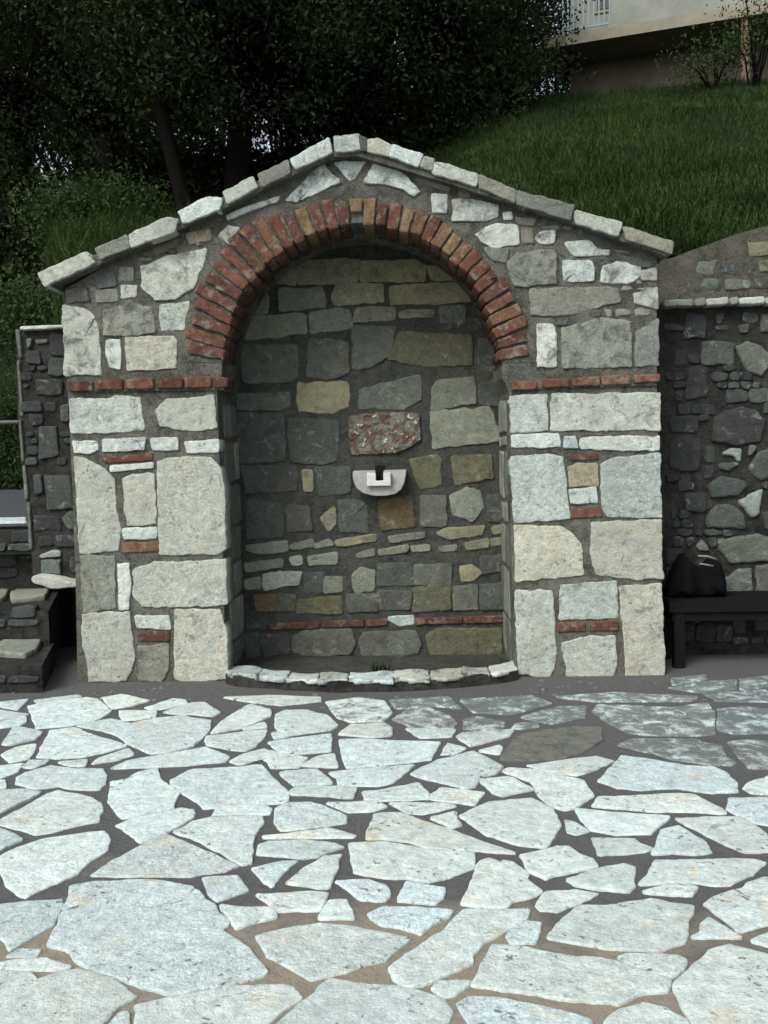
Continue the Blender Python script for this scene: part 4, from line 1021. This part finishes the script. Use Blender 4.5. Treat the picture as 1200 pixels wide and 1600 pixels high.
# understorey along the crest: a dark mass nobody could count
def thicket():
    rs = np.random.RandomState(77); n = 90000
    y = rs.uniform(11.5, 14.5, n); x = rs.uniform(-9.5, 2.2, n)
    cl = np.array([noise.noise(Vector((a * 0.9, b * 0.9, 1.0))) for a, b in zip(x, y)])
    z = np.array([hill(a, b) for a, b in zip(x, y)]) + rs.uniform(0, 1, n) * (1.5 + 1.5 * cl)
    pos = np.stack([x, y, z], 1)
    A = rs.normal(0, 1, (n, 3)); A /= np.linalg.norm(A, axis=1)[:, None]
    B = np.cross(A, rs.normal(0, 1, (n, 3))); B /= np.linalg.norm(B, axis=1)[:, None]
    L = 0.07 * rs.uniform(0.6, 1.4, n)[:, None]
    V4 = np.stack([pos - A * L, pos + B * L * 0.45, pos + A * L, pos - B * L * 0.45], 1).reshape(-1, 3)
    me = bpy.data.meshes.new('undergrowth')
    me.vertices.add(n * 4); me.vertices.foreach_set('co', V4.reshape(-1))
    me.loops.add(n * 4); me.loops.foreach_set('vertex_index', np.arange(n * 4, dtype=np.int32))
    me.polygons.add(n); me.polygons.foreach_set('loop_start', np.arange(n, dtype=np.int32) * 4)
    me.update(calc_edges=True)
    at = me.attributes.new('rnd', 'FLOAT', 'FACE'); at.data.foreach_set('value', rs.uniform(0, 1, n).astype(np.float32))
    me.materials.append(MAT_LEAF)
    o = bpy.data.objects.new('undergrowth', me); put(o)
    tag(o, 'dark low undergrowth between the trunks along the crest', 'undergrowth', None, 'stuff')
thicket()

# ================================================================ HOUSE
HO = empty('house', (6, 15.5, 8), 'pale house with a balcony at the top of the slope, upper right', 'house')
p0 = atY(850, 64, 15.0); zs = p0.z
d_ = Vector((3.2, -1.0, 0)).normalized(); nrm = Vector((d_.y, -d_.x, 0)); nrm = nrm if nrm.y < 0 else -nrm   # outward, towards the camera
def hb(a0, a1, b0, b1, z0, z1, name, mat, par=HO):
    o = Vector((p0.x, p0.y, 0)); c = []
    for z in (z0, z1):
        for a, b in ((a0, b0), (a1, b0), (a1, b1), (a0, b1)):
            q = o + d_ * a - nrm * b; c.append((q.x, q.y, z))
    return MB().hexa(c).build(name, mat, par)
# a runs along the front, b runs into the building (0 = balcony edge)
hb(0.4, 14, 1.1, 8.0, zs - 3.2, zs - 0.17, 'basement_wall', MAT_HBASE)
slab = hb(0.0, 14, 0.0, 1.6, zs - 0.16, zs + 0.06, 'balcony_slab', MAT_SLAB)
wallo = hb(0.4, 14, 1.2, 8.0, zs + 0.061, zs + 4.6, 'wall', MAT_HWALL)
hb(1.35, 14, 0.05, 0.2, zs + 0.061, zs + 1.05, 'parapet', MAT_HWALL)
rail = hb(0.35, 1.34, 0.07, 0.12, zs + 1.0, zs + 1.06, 'railing', MAT_RAIL)
hb(0.35, 1.34, 0.08, 0.11, zs + 0.16, zs + 0.2, 'bottom_bar', MAT_RAIL, rail)
for i in range(10):
    a = 0.37 + i * 0.105
    hb(a, a + 0.028, 0.08, 0.108, zs + 0.062 if i in (0, 9) else zs + 0.202, zs + 0.999, 'baluster', MAT_RAIL, rail)
for a in (0.9, 4.2, 7.5):
    wn = hb(a, a + 1.1, 1.17, 1.25, zs + 0.9, zs + 2.3, 'window', MAT_SLAB, HO)
    hb(a + 0.07, a + 1.03, 1.155, 1.20, zs + 0.97, zs + 2.23, 'pane', MAT_GLASS, wn)
hb(-0.2, 14.4, 0.6, 8.4, zs + 4.601, zs + 4.9, 'roof', MAT_POST)
for a in (3.85, 8.0):
    hb(a, a + 0.16, 0.06, 0.22, zs - 3.2, zs - 0.161, 'post', MAT_POST)
hb(2.3, 3.0, 1.07, 1.15, zs - 2.6, zs - 0.9, 'basement_door', MAT_BARK)

# ================================================================ SMALL GROWTH IN THE BASIN
def tuft(px, seed, n, h):
    r = random.Random(seed); c = atZ(px[0], px[1], 0.01)
    T = MB()
    for i in range(n):
        a = r.uniform(0, 6.28); b = c + Vector((r.uniform(-.04, .04), r.uniform(-.02, .02), 0))
        t = b + Vector((math.cos(a) * 0.03, math.sin(a) * 0.03, h * r.uniform(0.5, 1)))
        s = Vector((math.sin(a), -math.cos(a), 0)) * 0.004
        k = len(T.v); T.v += [tuple(b - s), tuple(b + s), tuple(t)]; T.f.append((k, k + 1, k + 2))
    o = T.build('weed', MAT_WEED)
    tag(o, 'small green weed growing inside the kerb below the spout', 'plant'); return o
tuft((595, 1050), 3, 40, 0.08)

# ================================================================ GRIT ALONG THE FOOT OF THE FOUNTAIN
def grit():
    r = random.Random(8); mb = MB()
    for i in range(260):
        u = r.uniform(-10, 1215); v = r.uniform(1068, 1100) + (0 if 350 < u < 815 else -4)
        if 345 < u < 815: v = 1086 + r.random() * 22
        p = atZ(u, v, 0.0)
        if p.y > -0.03 and -1.8 < p.x < 1.4: continue
        s_ = r.choice([0.004, 0.005, 0.006, 0.008, 0.012])
        k = len(mb.v)
        n = 6; a0 = r.uniform(0, 6.28)
        for j in range(n):
            a = a0 + 6.283 * j / n; q = s_ * r.uniform(0.6, 1.2)
            mb.v.append((p.x + math.cos(a) * q * 1.4, p.y + math.sin(a) * q, 0.001))
        for j in range(n):
            a = a0 + 6.283 * j / n; q = s_ * r.uniform(0.4, 0.7)
            mb.v.append((p.x + math.cos(a) * q * 1.4, p.y + math.sin(a) * q, s_ * 0.7))
        for j in range(n): mb.f.append((k + j, k + (j + 1) % n, k + n + (j + 1) % n, k + n + j))
        mb.f.append(tuple(k + n + j for j in range(n)))
    o = mb.build('grit', MAT_COPE, None, (0.17, 0.18, 0.17, 0.5))
    tag(o, 'loose stone grit lying along the foot of the fountain', 'grit', None, 'stuff')
grit()
